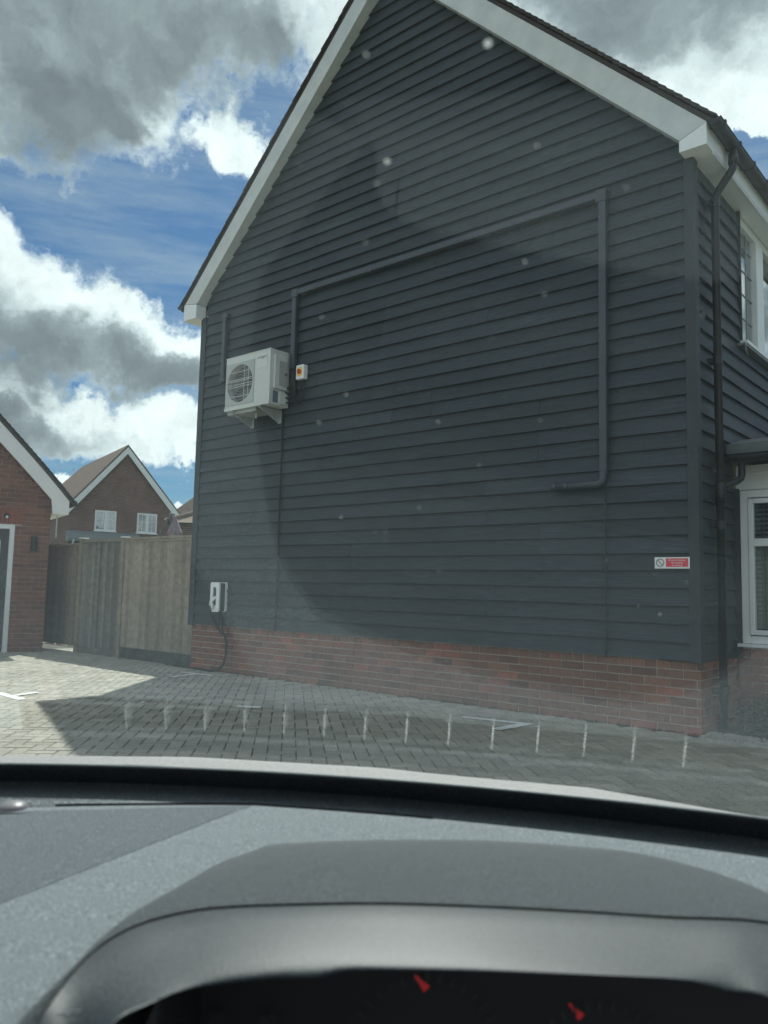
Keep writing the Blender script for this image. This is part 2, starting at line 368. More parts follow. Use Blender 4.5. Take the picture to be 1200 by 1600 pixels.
vis = []
for q in pavs:
    uv = proj(q[0])
    if uv and -5 < uv[0] < 1205 and uv[1] < 1180 + max(0, uv[0] - 600) * 0.17: vis.append(((q[0] - CAM).length, id(q), q))
vis.sort(key=lambda t: t[0]); near = set(t[1] for t in vis[:295])
mb = MB()
va = MB(); paver_mesh(va, Vector(), ax_a, ax_b, 0.2, 0.1, 0); mea = va.mesh('paver', PAV)
vb = MB(); paver_mesh(vb, Vector(), ax_a, ax_b, 0.1, 0.2, 0); meb = vb.mesh('paver', PAV)
for q in pavs:
    c, la, lb = q
    z = rng.uniform(-0.0016, 0.0016)
    if id(q) in near: inst('paver', mea if la > lb else meb, paving, c + Vector((0, 0, z + 0.0)), (rng.uniform(-.008, .008), rng.uniform(-.008, .008), rng.uniform(-.006, .006)))
    else: paver_mesh(mb, c, ax_a, ax_b, la, lb, rng.random(), z, (rng.uniform(-.0007, .0007), rng.uniform(-.0007, .0007)))
tag(mb.build('pavers_beyond', PAV, paving, tint=True), kind='stuff')
# concrete haunching strip and gravel margin on the right
kb = MB(); kb.b2((W + 0.02, -0.20, -0.02), (12, -0.12, 0.012)); tag(kb.build('edging_strip', mat('pale_concrete_edge', (0.34, 0.34, 0.30), 0.9, 0.2, var=0.25, nscale=8)), kind='structure')
bed = MB(); bed.b2((W + 0.0, -0.12, -0.03), (12, 0.98, 0.004)); tag(bed.build('planting_bed', mat('soil', (0.06, 0.055, 0.045), 0.95, 0.1, var=0.4, nscale=30)), kind='structure')
gv = MB()
ico = [Vector(v) for v in ((1, 0, 0), (-1, 0, 0), (0, 1, 0), (0, -1, 0), (0, 0, 1), (0, 0, -1))]
icf = [(0, 2, 4), (2, 1, 4), (1, 3, 4), (3, 0, 4), (2, 0, 5), (1, 2, 5), (3, 1, 5), (0, 3, 5)]
for k in range(4200):
    x, y = W + 0.02 + rng.random() ** 1.3 * 3.2, -0.115 + rng.random() * 0.30
    r = rng.uniform(0.006, 0.016); q = Matrix.Rotation(rng.random() * 6.28, 3, 'Z') @ Matrix.Rotation(rng.random() * 6.28, 3, 'X')
    gv.add([q @ Vector((v.x * r, v.y * r * rng.uniform(.6, 1), v.z * r * .7)) + Vector((x, y, 0.008 + rng.random() * 0.008)) for v in ico], icf, rng.random())
GRAVM = brick_piece_mat('pale_gravel', [(0, (0.26, 0.25, 0.21)), (0.5, (0.45, 0.43, 0.37)), (1, (0.34, 0.33, 0.29))], 60)
tag(gv.build('gravel', GRAVM, tint=True), 'pale pebble margin at the foot of the wall beside the downpipe', 'gravel', kind='stuff')

def strip(mb, a, b, wd, z=0.0045):
    a, b = Vector((*a, z)), Vector((*b, z)); d = (b - a).normalized(); n = Vector((-d.y, d.x, 0)) * wd / 2
    k = 10; L, R = [], []
    for i in range(k + 1):
        p = a.lerp(b, i / k); j = rng.uniform(-0.004, 0.004)
        L.append(p + n * (1 + rng.uniform(-.1, .1)) + Vector((0, 0, rng.uniform(0, .0006)))); R.append(p - n * (1 + rng.uniform(-.1, .1)))
    mb.grid([L, R])
for nm, lab, sts in (('bay_marking', 'small white painted T mark on the paving left of the charging cable', [((0.40, -0.42), (0.96, -0.37), .07), ((0.80, -0.86), (0.68, -0.44), .07)]),
                     ('bay_marking', 'white painted T mark on the sunlit paving at the edge of the photo', [((0.90, -3.02), (1.52, -3.05), .09), ((1.21, -2.99), (1.12, -2.70), .08)]),
                     ('bay_marking', 'white painted L corner mark on shaded paving below the black wall', [((5.0, -0.68), (5.64, -0.57), .085), ((5.60, -0.62), (5.57, -1.03), .10)]),
                     ('bay_marking', 'stubby white painted dash on shaded paving under the air conditioner', [((3.19, -1.80), (3.38, -1.68), .10)])):
    mb = MB()
    for i, (a, b, wd) in enumerate(sts): strip(mb, a, b, wd, 0.0045 + i * 0.0012)
    o = mb.build(nm, PAINT); tag(o, lab, 'road marking', 'white parking bay marks')
lf = MB(); lf.add([(2.41, -2.35, 0.006), (2.47, -2.33, 0.012), (2.46, -2.29, 0.008), (2.42, -2.31, 0.016), (2.44, -2.32, 0.02)], [(0, 1, 4), (1, 2, 4), (2, 3, 4), (3, 0, 4), (3, 2, 1, 0)])
tag(lf.build('paper_scrap', SIGNW), 'tiny white scrap of litter lying on the shaded block paving', 'litter')

# ------------------------------------------------------------------ main house
house = tag(empty('weatherboarded_house'), 'two storey house with black weatherboarded gable above a low brick plinth', 'house')
DEP = 8.5; S = 0.985; RX, RZ = 3.39, 8.87
def rtop(x): return RZ - S * abs(x - RX)
# structural core
core = MB()
zt = rtop(0.01) - 0.5
core.prism([(0.01, 0.0), (W - 0.01, 0.0), (W - .01, PL - .02), (W - 0.35, PL - .02), (W - 0.35, rtop(W - .35) - .5), (RX, RZ - 0.5), (0.01, zt)], lambda p: (p[0], 0.007, p[1]), lambda p: (p[0], DEP, p[1]))
core.build('wall', MORT, house)
# window reveals on the side wall are built in front of the core; bricks of the plinth
def brick_mesh(l, h=0.065, d=0.06):
    m = MB(); m.box((0, 0, 0), (l, d, h)); 
    return m.mesh('brick', BR)
BM = {l: brick_mesh(l) for l in (0.215, 0.1025)}
def lay(parent, me_l, length, loc, rz, mesh_map, s=1.0):
    o = inst('brick', mesh_map[me_l], parent, loc, (rng.uniform(-.006, .006), rng.uniform(-.004, .004), rz + rng.uniform(-.008, .008)), (length / me_l, 1, 1))
    return o
nb = 0
for c in range(7):
    z = 0.0325 + c * 0.075; x = 0.0 if c % 2 == 0 else -0.1125
    while x < W - 0.02:
        x0, x1 = max(x, 0.0), min(x + 0.215, W)
        if x1 - x0 > 0.03:
            lay(house, 0.215 if x1 - x0 > .15 else .1025, x1 - x0, ((x0 + x1) / 2, 0.03 - 0.0 + rng.uniform(-.0025, .002), z), 0, BM); nb += 1
        x += 0.225
top = MB(); x = 0.0
k = 0
while x < W - 0.02:
    x1 = min(x + 0.1025, W)
    if x > 0.9: inst('brick', BM[0.1025], house, ((x + x1) / 2, 0.03 + rng.uniform(-.003, .001), 0.5575), (rng.uniform(-.006, .006), 0, 0), ((x1 - x) / .1025, 1, 1)); k += 1
    else: top.b2((x, 0.0 + rng.uniform(-.002, .002), 0.525), (x1, 0.06, 0.59), rng.random())
    x += 0.1125
# side wall plinth, joined
for c in range(8):
    z = c * 0.075; y = 0.065 if c % 2 else 0.1125 + 0.065
    if c % 2 == 0: top.b2((W - .055, .005, z), (W + rng.uniform(-.001, .002), .105, z + .065), rng.random()); y = .115
    else: top.b2((W - .055, .06, z), (W + rng.uniform(-.001, .002), .215, z + .065), rng.random()); y = .225
    while y < 3.4:
        y1 = min(y + 0.215, 3.4); top.b2((W - .055, y, z), (W + rng.uniform(-.001, .002), y1, z + .065), rng.random()); y += 0.225
tag(top.build('plinth_brickwork', BR, house, tint=True), kind='stuff')

# weatherboards
def board(parent, A, B, z0, out, base, endA=0.0, endB=0.0, name='weatherboard', h=0.168):
    """board from A to B (horizontal), lip hanging out along 'out'; endA/endB: how far the top corner is cut back"""
    A, B, out = Vector(A), Vector(B), Vector(out); d = (B - A); L = d.length; d.normalize()
    n = max(2, int(L / 0.55)); rows = []
    j0 = rng.uniform(-.0025, .0025); ph = rng.random() * 6
    th = rng.uniform(0.019, 0.025)
    for i in range(n + 1):
        t = i / n; s = L * t
        cut = endA * (1 - t) - endB * t if (endA or endB) else 0
        wz = 0.0022 * math.sin(s * 2.1 + ph) + rng.uniform(-.0012, .0012) + j0; wo = 0.0028 * math.sin(s * 1.3 + ph * 2) + rng.uniform(-.001, .001)
        s_top = s + ((endA if i == 0 else 0) - (endB if i == n else 0))
        s_top = min(max(s_top, 0), L)
        pb = A + d * s; pt = A + d * s_top
        rows.append([pb + out * (base + .022 + th + wo) + Vector((0, 0, z0 + wz)), pb + out * (base + .021 + wo) + Vector((0, 0, z0 + wz)),
                     pt + out * (base + .003) + Vector((0, 0, z0 + h)), pt + out * (base + .014) + Vector((0, 0, z0 + h))])
    m = MB(); vs = [v for r in rows for v in r]; fs = [(0, 1, 2, 3), tuple(n * 4 + q for q in (3, 2, 1, 0))]
    for i in range(n):
        for q in range(4): fs.append((i * 4 + q, (i + 1) * 4 + q, (i + 1) * 4 + (q + 1) % 4, i * 4 + (q + 1) % 4))
    m.add(vs, fs)
    return m.build(name, BOARD, parent)
ROWS = 56
def under(x): return rtop(x) - 0.40
for k in range(ROWS):
    z0 = PL + 0.15 * k; zm = z0 + 0.168
    xa, xb, ea, eb = 0.075, W - 0.075, 0, 0
    if zm > under(0.075):
        xa = RX - (RZ - 0.40 - z0) / S; ea = 0.168 / S; xa = max(xa, 0.075)
        if xa == 0.075: ea = max(0, RX - (RZ - .40 - zm) / S - 0.075)
    if zm > under(W - .075):
        xb = RX + (RZ - 0.40 - z0) / S; xb = min(xb, W - .075); eb = 0.168 / S
        if xb == W - .075: eb = max(0, W - .075 - (RX + (RZ - .40 - zm) / S))
    if xb - xa < 0.35: break
    cuts = [xa]
    js = [1.754 + 0 * k] if False else []
    if xb - xa > 3.2:
        js = [rng.choice((1.2, 1.754, 2.35, 2.95, 3.55)) + rng.uniform(-.02, .02), rng.choice((4.1, 4.8, 5.4, 6.03)) + rng.uniform(-.02, .02)]
        if rng.random() < .35: js = js[:1]
    js = [j for j in js if xa + .5 < j < xb - .5]
    pts = [xa] + js + [xb]
    for i in range(len(pts) - 1):
        a, b = pts[i] + (0.0012 if i else 0), pts[i + 1] - (0.0012 if i < len(pts) - 2 else 0)
        board(house, (a, 0, 0), (b, 0, 0), z0, (0, -1, 0), 0.0, ea if i == 0 else 0, eb if i == len(pts) - 2 else 0)
SOFZ = 4.945
# boards on the side wall (facing +X)
for k in range(29):
    z0 = PL + 0.15 * k; h = min(0.168, SOFZ - z0)
    if h < .05: break
    if z0 < 2.5: y1 = 0.93
    elif z0 + .15 <= 3.62 or z0 < 3.6 and z0 + .1 < 3.62: y1 = DEP
    else: y1 = 1.225
    board(house, (W, 0.06, 0), (W, y1, 0), z0, (1, 0, 0), -.028, h=h)
    if y1 == 1.225: board(house, (W, 3.04, 0), (W, DEP, 0), z0, (1, 0, 0), -.028, h=h)
cb = MB(); cb.b2((W - 0.074, -0.045, PL - .012), (W + 0.018, -0.0, SOFZ - .003)); cb.b2((W - 0.03, 0.0, PL - .012), (W + 0.018, 0.055, SOFZ - .003)); cb.build('corner_board', BTRIM, house, bevel=.003)
cb = MB(); cb.b2((-0.035, -0.05, PL - .012), (0.075, -0.0, SOFZ - .02)); cb.b2((-0.045, 0.0, PL - .012), (0.009, 0.06, SOFZ - .02)); cb.build('corner_board', BTRIM, house, bevel=.003)
cb = MB(); cb.b2((W - .03, 1.222, 3.6), (W + 0.026, 1.245, SOFZ)); cb.build('window_trim', BTRIM, house)
cb = MB(); cb.b2((W - .06, 1.228, 3.55), (W + 0.002, 1.238, SOFZ)); cb.build('window_reveal', BTRIM, house)

# roof
for sgn, nm in ((-1, 'a'), (1, 'b')):
    xe = -0.373 if sgn < 0 else 7.12
    m = MB()
    y0, y1 = -0.165, DEP + .2
    n = 40
    rows = []
    for i in range(n + 1):
        x = RX + (xe - RX) * i / n
        rows.append([(x, y0, rtop(x) - 0.045), (x, y1, rtop(x) - 0.045)])
    m.grid(rows); rows2 = [[(r[0][0], y0, r[0][2] - .05), (r[1][0], y1, r[1][2] - .05)] for r in rows]; m.grid(rows2)
    m.grid([[r[0] for r in rows], [r[0] for r in rows2]]); m.grid([[r[1] for r in rows], [r[1] for r in rows2]])
    m.grid([rows[-1], rows2[-1]])
    m.build('roof', TILE, house)
    # verge tiles, one by one
    L = math.hypot(xe - RX, S * (xe - RX)); ang = math.atan(S)
    tm = MB(); tm.box((0, 0, 0), (0.265, 0.165, 0.014)); tme = tm.mesh('roof_tile', TILE)
    nt = int(L / 0.1)
    for i in range(nt):
        x = xe - sgn * (i * 0.1 + 0.10) * math.cos(ang); z = rtop(x) - 0.012
        inst('roof_tile', tme, house, (x, -0.105 + rng.uniform(-.004, .004), z), (rng.uniform(-.01, .01), (ang - R_(5.0)) * sgn + rng.uniform(-.008, .008), rng.uniform(-.01, .01)))
# barge boards
def barge(parent, pts_top, pts_bot, y0, y1, m=WHITED, name='bargeboard'):
    mb = MB(); n = len(pts_top)
    poly = pts_top + pts_bot[::-1]
    mb.prism(poly, lambda p: (p[0], y0, p[1]), lambda p: (p[0], y1, p[1])); return mb.build(name, m, parent, bevel=.003)
gb = 0.235
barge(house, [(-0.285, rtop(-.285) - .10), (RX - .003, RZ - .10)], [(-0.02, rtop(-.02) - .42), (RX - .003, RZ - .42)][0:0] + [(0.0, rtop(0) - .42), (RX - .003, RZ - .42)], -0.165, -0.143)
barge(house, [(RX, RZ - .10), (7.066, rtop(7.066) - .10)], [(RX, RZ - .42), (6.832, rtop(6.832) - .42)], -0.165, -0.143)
# boxed ends at the eaves
for x0, x1, zb in ((-0.285, -0.003, 4.905), (6.832, 7.066, 4.95)):
    mb = MB(); xs = (x0, x1)
    mb.prism([(x0, zb), (x1, zb), (x1, rtop(x1) - (.105 if x1 > 3 else .43)), (x0, rtop(x0) - (.43 if x1 > 3 else .105))], lambda p: (p[0], -0.172, p[1]), lambda p: (p[0], 0.0, p[1]))
    mb.build('box_end', WHITE, house, bevel=.003)
sf = MB()
sf.b2((6.832, 0.001, SOFZ + .004), (7.068, DEP, SOFZ + .012)); sf.build('soffit', WHITE, house)
sf = MB(); sf.b2((-0.285, 0.001, 4.905), (0.01, DEP, 4.915)); sf.build('soffit', WHITE, house)
sf = MB(); sf.b2((7.050, 0.002, 4.935), (7.068, DEP, 5.13)); sf.build('fascia', WHITE, house, bevel=.003)
sf = MB(); sf.b2((-0.303, -.165, 4.905), (-0.287, DEP, 5.13)); sf.build('fascia', WHITE, house)
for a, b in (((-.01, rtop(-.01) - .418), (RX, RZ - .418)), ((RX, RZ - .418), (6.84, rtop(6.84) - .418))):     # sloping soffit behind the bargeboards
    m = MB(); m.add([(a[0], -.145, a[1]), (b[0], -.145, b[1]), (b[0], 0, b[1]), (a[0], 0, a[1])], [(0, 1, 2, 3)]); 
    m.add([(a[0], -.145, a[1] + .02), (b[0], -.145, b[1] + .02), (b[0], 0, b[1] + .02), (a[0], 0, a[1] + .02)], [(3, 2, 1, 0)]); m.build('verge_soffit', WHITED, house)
# gutters
def gutter(parent, xc, zc, y0, y1, r=0.056, side=1):
    m = MB(); rows = []
    for yy in (y0, y1):
        rows.append([(xc + r * math.cos(a), yy, zc + r * math.sin(a) * .85) for a in [math.pi + math.pi * i / 12 for i in range(13)]])
    m.grid(rows); rows2 = [[(xc + (r - .004) * math.cos(a), yy, zc + (r - .004) * math.sin(a) * .85) for a in [math.pi + math.pi * i / 12 for i in range(13)]] for yy in (y0, y1)]
    m.grid(rows2); m.add(rows[0], [tuple(range(13))]); m.add(rows[1], [tuple(range(13))])
    m.tube([(xc + side * r, y0, zc), (xc + side * r, y1, zc)], .006, 6)
    g = m.build('gutter', BLACKP, parent, smooth=True)
    y = y0 + .12
    while y < y1 - .1:
        b = MB(); b.tube([(xc + (r + .004) * math.cos(a), y, zc + .004 + (r + .004) * math.sin(a) * .85) for a in [math.pi * 1.0 + math.pi * i / 10 for i in range(11)]] + [(xc + side * (r + .008), y, zc + .012)], .007, 6)
        b.box((xc - side * r, y, zc + .002), (.02, .03, .05)); b.box((xc + side * (r + .004), y, zc + .008), (.012, .03, .022))
        b.build('bracket', BLACKP, g); y += .42 if y < 1 else .8
    return g
gutter(house, 7.135, 5.135, -0.20, DEP)
gutter(house, -0.36, 5.13, -0.20, DEP, side=-1)
# downpipe
PX, PY = W + 0.080, 0.31
dp = MB(); pts = [(7.135, PY, 5.10), (7.135, PY, 4.99)] + arc((7.10, PY, 4.93), .035, (1, 0, 0), (0, 0, 1), 0, 0, 1)[:0]
dp.tube([(7.135, PY, 5.10), (7.135, PY, 4.95), (7.128, PY, 4.915), (7.11, PY, 4.885), (7.015, PY, 4.76), (6.996, PY, 4.73), (PX, PY, 4.69), (PX, PY, 0.03)], 0.034, 14)
dpo = dp.build('downpipe', BLACKP, house, smooth=True)
for z in (4.64, 3.2, 1.75, 0.35):
    m = MB(); m.tube([(PX, PY, z - .035), (PX, PY, z + .035)], .041, 14); m.box((PX - .055, PY, z), (.06, .11, .035)); m.build('pipe_clip', BLACKP, dpo, smooth=False)
m = MB(); m.tube([(7.135, PY, 5.04), (7.135, PY, 4.95)], .042, 14); m.build('pipe_outlet', BLACKP, dpo, smooth=True)

# upstairs window in the side wall: x plane W-0.06
WX = W - 0.008
win = MB(); win.b2((WX - .06, 1.25, 3.62), (WX, 1.31, 4.94)); win.b2((WX - .06, 1.31, 3.62), (WX, 2.96, 3.68)); win.b2((WX - .06, 1.31, 4.86), (WX, 2.96, 4.94)); win.b2((WX - .06, 1.86, 3.68), (WX + .012, 2.10, 4.86)); win.b2((WX - .06, 2.96, 3.62), (WX, 3.02, 4.94))
wo_ = win.build('window', WHITE, house, bevel=.006)
m = MB(); m.b2((WX - .052, 1.30, 3.68), (WX - .046, 1.86, 4.86)); m.build('pane', PANE, wo_)
m = MB(); m.b2((WX - .052, 2.10, 3.68), (WX - .046, 2.96, 4.86)); m.build('pane', PANE, wo_)
m = MB(); m.b2((WX - .055, 1.66, 3.68), (WX - .040, 1.68, 4.86))
for z in (3.95, 4.2, 4.45, 4.7): m.b2((WX - .0552, 1.30, z - .006), (WX - .0402, 1.86, z + .006))
m.build('glazing_bar', mat('lead_came', (0.2, 0.22, 0.23), .5), wo_)
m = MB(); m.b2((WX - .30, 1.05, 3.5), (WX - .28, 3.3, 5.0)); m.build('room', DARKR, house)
m = MB(); rows = []
for i in range(41):
    y = 1.24 + i * .014; rows.append([(WX - .16 + .02 * math.sin(i * .9), y, 3.6), (WX - .16 + .02 * math.sin(i * .9), y, 4.95)])
m.grid(rows); m.build('curtain', CURT, house, smooth=True)
m = MB(); m.b2((W - .04, 1.20, 3.585), (W + .085, 3.08, 3.62)); m.build('window_sill', WHITE, house, bevel=.004)
m = MB(); m.b2((W + .0, 1.16, 3.562), (W + .075, 3.1, 3.582)); m.tube([(W + .07, 1.15, 3.58), (W + .075, 1.17, 3.50), (W + .07, 1.24, 3.47)], .008, 6); m.build('sill_flashing', LEAD, house)
# cut the core behind the window: recessed dark box is drawn in front of the core face
# ground floor bay facing the camera
bay = MB(); BY = 0.95
bay.b2((W + .02, BY + .035, 0), (9.2, BY + .6, 0.70)); bay.b2((W + .02, BY + .20, .70), (9.2, BY + .6, 2.36))
bayo = bay.build('bay', MORT, house)
for c in range(9):
    x = W + .012 if c % 2 else W + .012 - .1125
    while x < 9.1:
        x0 = max(x, W + .012); x1 = x + .215
        if x1 - x0 > .03: inst('brick', BM[.215 if x1 - x0 > .15 else .1025], bayo, ((x0 + x1) / 2, BY + .05 + rng.uniform(-.002, .002), .0325 + c * .075), (0, 0, 0), ((x1 - x0) / (.215 if x1 - x0 > .15 else .1025), 1, 1))
        x += .225
m = MB()
X0, X1 = 6.945, 9.1
m.b2((X0, BY, .72), (X0 + .07, BY + .07, 2.12)); m.b2((X0 + .07, BY, 2.05), (X1, BY + .07, 2.12)); m.b2((X0 + .07, BY, .72), (X1, BY + .07, .79)); m.b2((7.62, BY, .79), (7.69, BY + .07, 2.05))
bw = m.build('window', WHITE, bayo, bevel=.006)
m = MB()
m.b2((X0 + .072, BY - .012, .80), (X0 + .115, BY + .05, 2.04)); m.b2((X0 + .115, BY - .012, .80), (7.61, BY + .05, .845)); m.b2((X0 + .115, BY - .012, 1.60), (7.61, BY + .05, 1.672)); m.b2((X0 + .115, BY - .012, 1.995), (7.61, BY + .05, 2.04))
m.build('window_sash', WHITE, bayo, bevel=.005)
m = MB(); m.b2((X0 + .115, BY + .02, .845), (9.0, BY + .026, 1.60)); m.b2((X0 + .115, BY + .02, 1.672), (9.0, BY + .026, 1.995)); m.build('pane', PANE, bayo)
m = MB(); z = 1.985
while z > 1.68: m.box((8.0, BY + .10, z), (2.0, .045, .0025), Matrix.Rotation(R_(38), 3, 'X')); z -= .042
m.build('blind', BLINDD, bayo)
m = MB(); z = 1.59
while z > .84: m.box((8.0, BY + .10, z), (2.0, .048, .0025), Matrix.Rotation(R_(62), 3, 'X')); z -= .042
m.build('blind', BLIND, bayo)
m = MB(); 
for x in (7.13, 7.5): m.b2((x, BY + .068, .84), (x + .006, BY + .072, 1.99))
m.build('blind_cord', GREYT, bayo)
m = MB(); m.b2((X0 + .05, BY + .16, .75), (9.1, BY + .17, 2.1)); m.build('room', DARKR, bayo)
m = MB(); m.b2((X0 - .03, BY - .055, .688), (9.1, BY + .07, .718)); m.build('window_sill', WHITE, bayo, bevel=.005)
for i in range(3):
    m = MB(); z = 2.125 + i * .075; m.prism([(0, 0), (-.02, 0), (-.008, .078), (0, .078)], lambda p: (X0 - .03, BY + .02 + p[0], z + p[1]), lambda p: (9.1, BY + .02 + p[0], z + p[1])); m.build('cladding_board', WHITE, bayo)
m = MB(); m.b2((W - .03, BY + .0, .58), (X0 - .003, BY + .034, 2.14)); m.build('corner_post', BTRIM, bayo)
m = MB(); m.prism([(0.62, 2.40), (0.62, 2.505), (0.98, 2.60), (3.2, 3.0), (3.2, 2.40)], lambda p: (W + .055, p[0], p[1]), lambda p: (9.2, p[0], p[1])); m.build('bay_roof', LEAD, bayo, bevel=.01)
m = MB(); m.b2((W + .05, .60, 2.385), (9.2, .618, 2.50)); m.build('fascia', mat('grey_green_fascia', (0.10, 0.12, 0.11), .5, .4, var=.15, nscale=3), bayo)
# bay gutter along X
m = MB(); g0 = [(W + .04, .545 + .05 * math.cos(a), 2.385 + .06 * math.sin(a)) for a in [math.pi + math.pi * i / 12 for i in range(13)]]
g1 = [(9.2, p[1], p[2]) for p in g0]; m.grid([g0, g1]); m.add(g0, [tuple(range(13))]); m.tube([(W + .04, .495, 2.387), (9.2, .495, 2.387)], .006, 6)
bg_ = m.build('bay_gutter', BLACKP, bayo, smooth=True)
m = MB(); m.tube([(7.085, .55, 2.335), (7.085, .55, 2.21), (7.078, .548, 2.18), (7.055, .53, 2.155), (PX + .01, PY + .03, 2.075), (PX, PY, 2.05)], .03, 12); m.build('swan_neck', BLACKP, bayo, smooth=True)
m = MB(); m.tube([(PX, PY, 1.94), (PX, PY, 2.12)], .043, 14); m.build('pipe_branch', BLACKP, bayo, smooth=True)

# ------------------------------------------------------------------ wall-mounted things on the gable
WY = -0.035
# pipe trunking
tr = tag(empty('cable_trunking', (1.94, WY, 3.87)), 'long charcoal plastic trunking arching over the black boards from the air conditioner', 'trunking')
def tr_box(nm, a, b, par):
    m = MB(); m.b2(a, b); o = m.build(nm, DUCTM, par, bevel=.012); o.matrix_parent_inverse = Matrix.Translation(-par.location); return o
tr_box('trunking_length', (1.90, -.10, 3.86), (1.975, WY, 4.80), tr)
tr_box('trunking_length', (1.985, -.10, 4.808), (6.03, WY, 4.883), tr)
tr_box('trunking_length', (6.045, -.10, 2.20), (6.12, WY, 4.80), tr)
tr_box('trunking_elbow', (1.893, -.107, 4.78), (2.0, WY, 4.892), tr)
tr_box('trunking_elbow', (6.02, -.107, 4.77), (6.128, WY, 4.892), tr)
m = MB(); m.tube([(6.082, -.085, 2.24), (6.082, -.085, 2.18), (6.072, -.085, 2.145), (6.045, -.085, 2.125), (5.58, -.085, 2.125)], .036, 12); o = m.build('return_pipe', DUCTM, tr, smooth=True); o.matrix_parent_inverse = Matrix.Translation(-tr.location)
m = MB(); m.tube([(5.575, -.085, 2.125), (5.62, -.085, 2.125)], .04, 12); m.tube([(5.70, -.085, 2.125), (5.74, -.085, 2.125)], .039, 12); o = m.build('pipe_collar', DUCTM, tr, smooth=True); o.matrix_parent_inverse = Matrix.Translation(-tr.location)
for x in (3.2, 4.6): tr_box('trunking_joint', (x, -.104, 4.803), (x + .05, WY, 4.888), tr)
t2 = tag(empty('short_trunking', (0.53, WY, 3.9)), 'short upright charcoal trunking beside the air conditioner near the wall corner', 'trunking')
m = MB(); m.b2((.50, -.095, 3.93), (.57, WY, 4.83)); o = m.build('trunking_length', DUCTM, t2, bevel=.012); o.matrix_parent_inverse = Matrix.Translation(-t2.location)
m = MB(); m.b2((.492, -.10, 4.80), (.60, WY, 4.875)); o = m.build('trunking_elbow', DUCTM, t2, bevel=.012); o.matrix_parent_inverse = Matrix.Translation(-t2.location)
m = MB(); m.b2((.495, -.10, 3.90), (.60, WY, 3.95)); o = m.build('trunking_end', DUCTM, t2, bevel=.012); o.matrix_parent_inverse = Matrix.Translation(-t2.location)
# cables on the boards
m = MB(); m.tube([(1.752, -.052, 3.36)] + [(1.752 + .004 * math.sin(i), -.053, 3.36 - i * .25) for i in range(1, 11)] + [(1.752, -.055, .60)], .011, 6)
tag(m.build('drain_cable', RUBBER, smooth=True), 'thin black pipe running straight down the boards beneath the air conditioner', 'pipe')
m = MB(); m.tube([(6.085, -.056, 2.09)] + [(6.085 + .003 * math.sin(i * 2), -.055, 2.09 - i * .2) for i in range(1, 8)] + [(6.085, -.056, .58)], .007, 6)
tag(m.build('drain_cable', BTRIM, smooth=True), 'thin black cable dropping down the boards below the end of the long trunking', 'pipe')

# air conditioner
ac = tag(empty('air_conditioner', (0.99, -0.37, 3.38)), 'ivory outdoor air conditioning unit bracketed high on the black boarded gable', 'air conditioner')
AW, AD, AH = 0.856, 0.32, 0.69
body = MB()
# body with a recessed fan opening: front sheet ring around the hole
cx, cz, cr = 0.29, 0.335, 0.245
def front_sheet(y0):
    m = MB(); seg = 48
    ang = [2 * math.pi * i / seg for i in range(seg)]
    rin = [(cx + cr * math.cos(a), y0, cz + cr * math.sin(a)) for a in ang]
    def outer(a):
        c, s_ = math.cos(a), math.sin(a); ks = []
        x0, x1, z0, z1 = 0.0, AW, 0.0, AH
        if c > 1e-6: ks.append((x1 - cx) / c)
        if c < -1e-6: ks.append((x0 - cx) / c)
        if s_ > 1e-6: ks.append((z1 - cz) / s_)
        if s_ < -1e-6: ks.append((z0 - cz) / s_)
        k = min(ks); return (cx + k * c, y0, cz + k * s_)
    corner_angles = [math.atan2(z - cz, x - cx) % (2 * math.pi) for x in (0, AW) for z in (0, AH)]
    ang2 = sorted(set([round(a, 6) for a in ang + corner_angles]))
    rin = [(cx + cr * math.cos(a), y0, cz + cr * math.sin(a)) for a in ang2]; rout = [outer(a) for a in ang2]
    rb = [(p[0], y0 + .09, p[2]) for p in rin]
    n = len(ang2); m.add(rin + rout + rb, [(i, (i + 1) % n, n + (i + 1) % n, n + i) for i in range(n)] + [(i, 2 * n + i, 2 * n + (i + 1) % n, (i + 1) % n) for i in range(n)])
    return m
m = front_sheet(0.0)
m.add([(0, 0, 0), (AW, 0, 0), (AW, AD, 0), (0, AD, 0), (0, 0, AH), (AW, 0, AH), (AW, AD, AH), (0, AD, AH)], [(0, 3, 2, 1), (4, 5, 6, 7), (1, 2, 6, 5), (3, 7, 6, 2), (0, 4, 7, 3)])
m.build('casing', ACW, ac, loc=(0, 0, 0))
m = MB(); m.b2((-.004, -.006, AH - .002), (AW + .004, AD, AH + .012)); m.build('lid', ACW, ac, bevel=.006)
m = MB(); m.b2((-.004, -.010, -.004), (AW + .003, -.001, .035)); m.build('base_rail', ACW, ac, bevel=.004)
# fan surround plate
m = MB(); seg = 48; sq = []
for i in range(seg):
    a = 2 * math.pi * i / seg; c, s_ = math.cos(a), math.sin(a); k = min(.275 / max(abs(c), 1e-6), .275 / max(abs(s_), 1e-6)); sq.append((cx + k * c, -.008, cz + k * s_))
rin = [(cx + cr * math.cos(2 * math.pi * i / seg), -.008, cz + cr * math.sin(2 * math.pi * i / seg)) for i in range(seg)]
rbk = [(p[0], .0, p[2]) for p in sq]
m.add(sq + rin + rbk, [(i, (i + 1) % seg, seg + (i + 1) % seg, seg + i) for i in range(seg)] + [(i, 2 * seg + i, 2 * seg + (i + 1) % seg, (i + 1) % seg) for i in range(seg)])
m.build('fan_surround', mat('light_grey_surround', (0.40, 0.42, 0.40), .5, .4), ac)
m = MB(); m.disc((cx, .088, cz), cr + .01, (1, 0, 0), (0, 0, 1), 32); m.build('fan_cavity', ACD, ac)
m = MB()
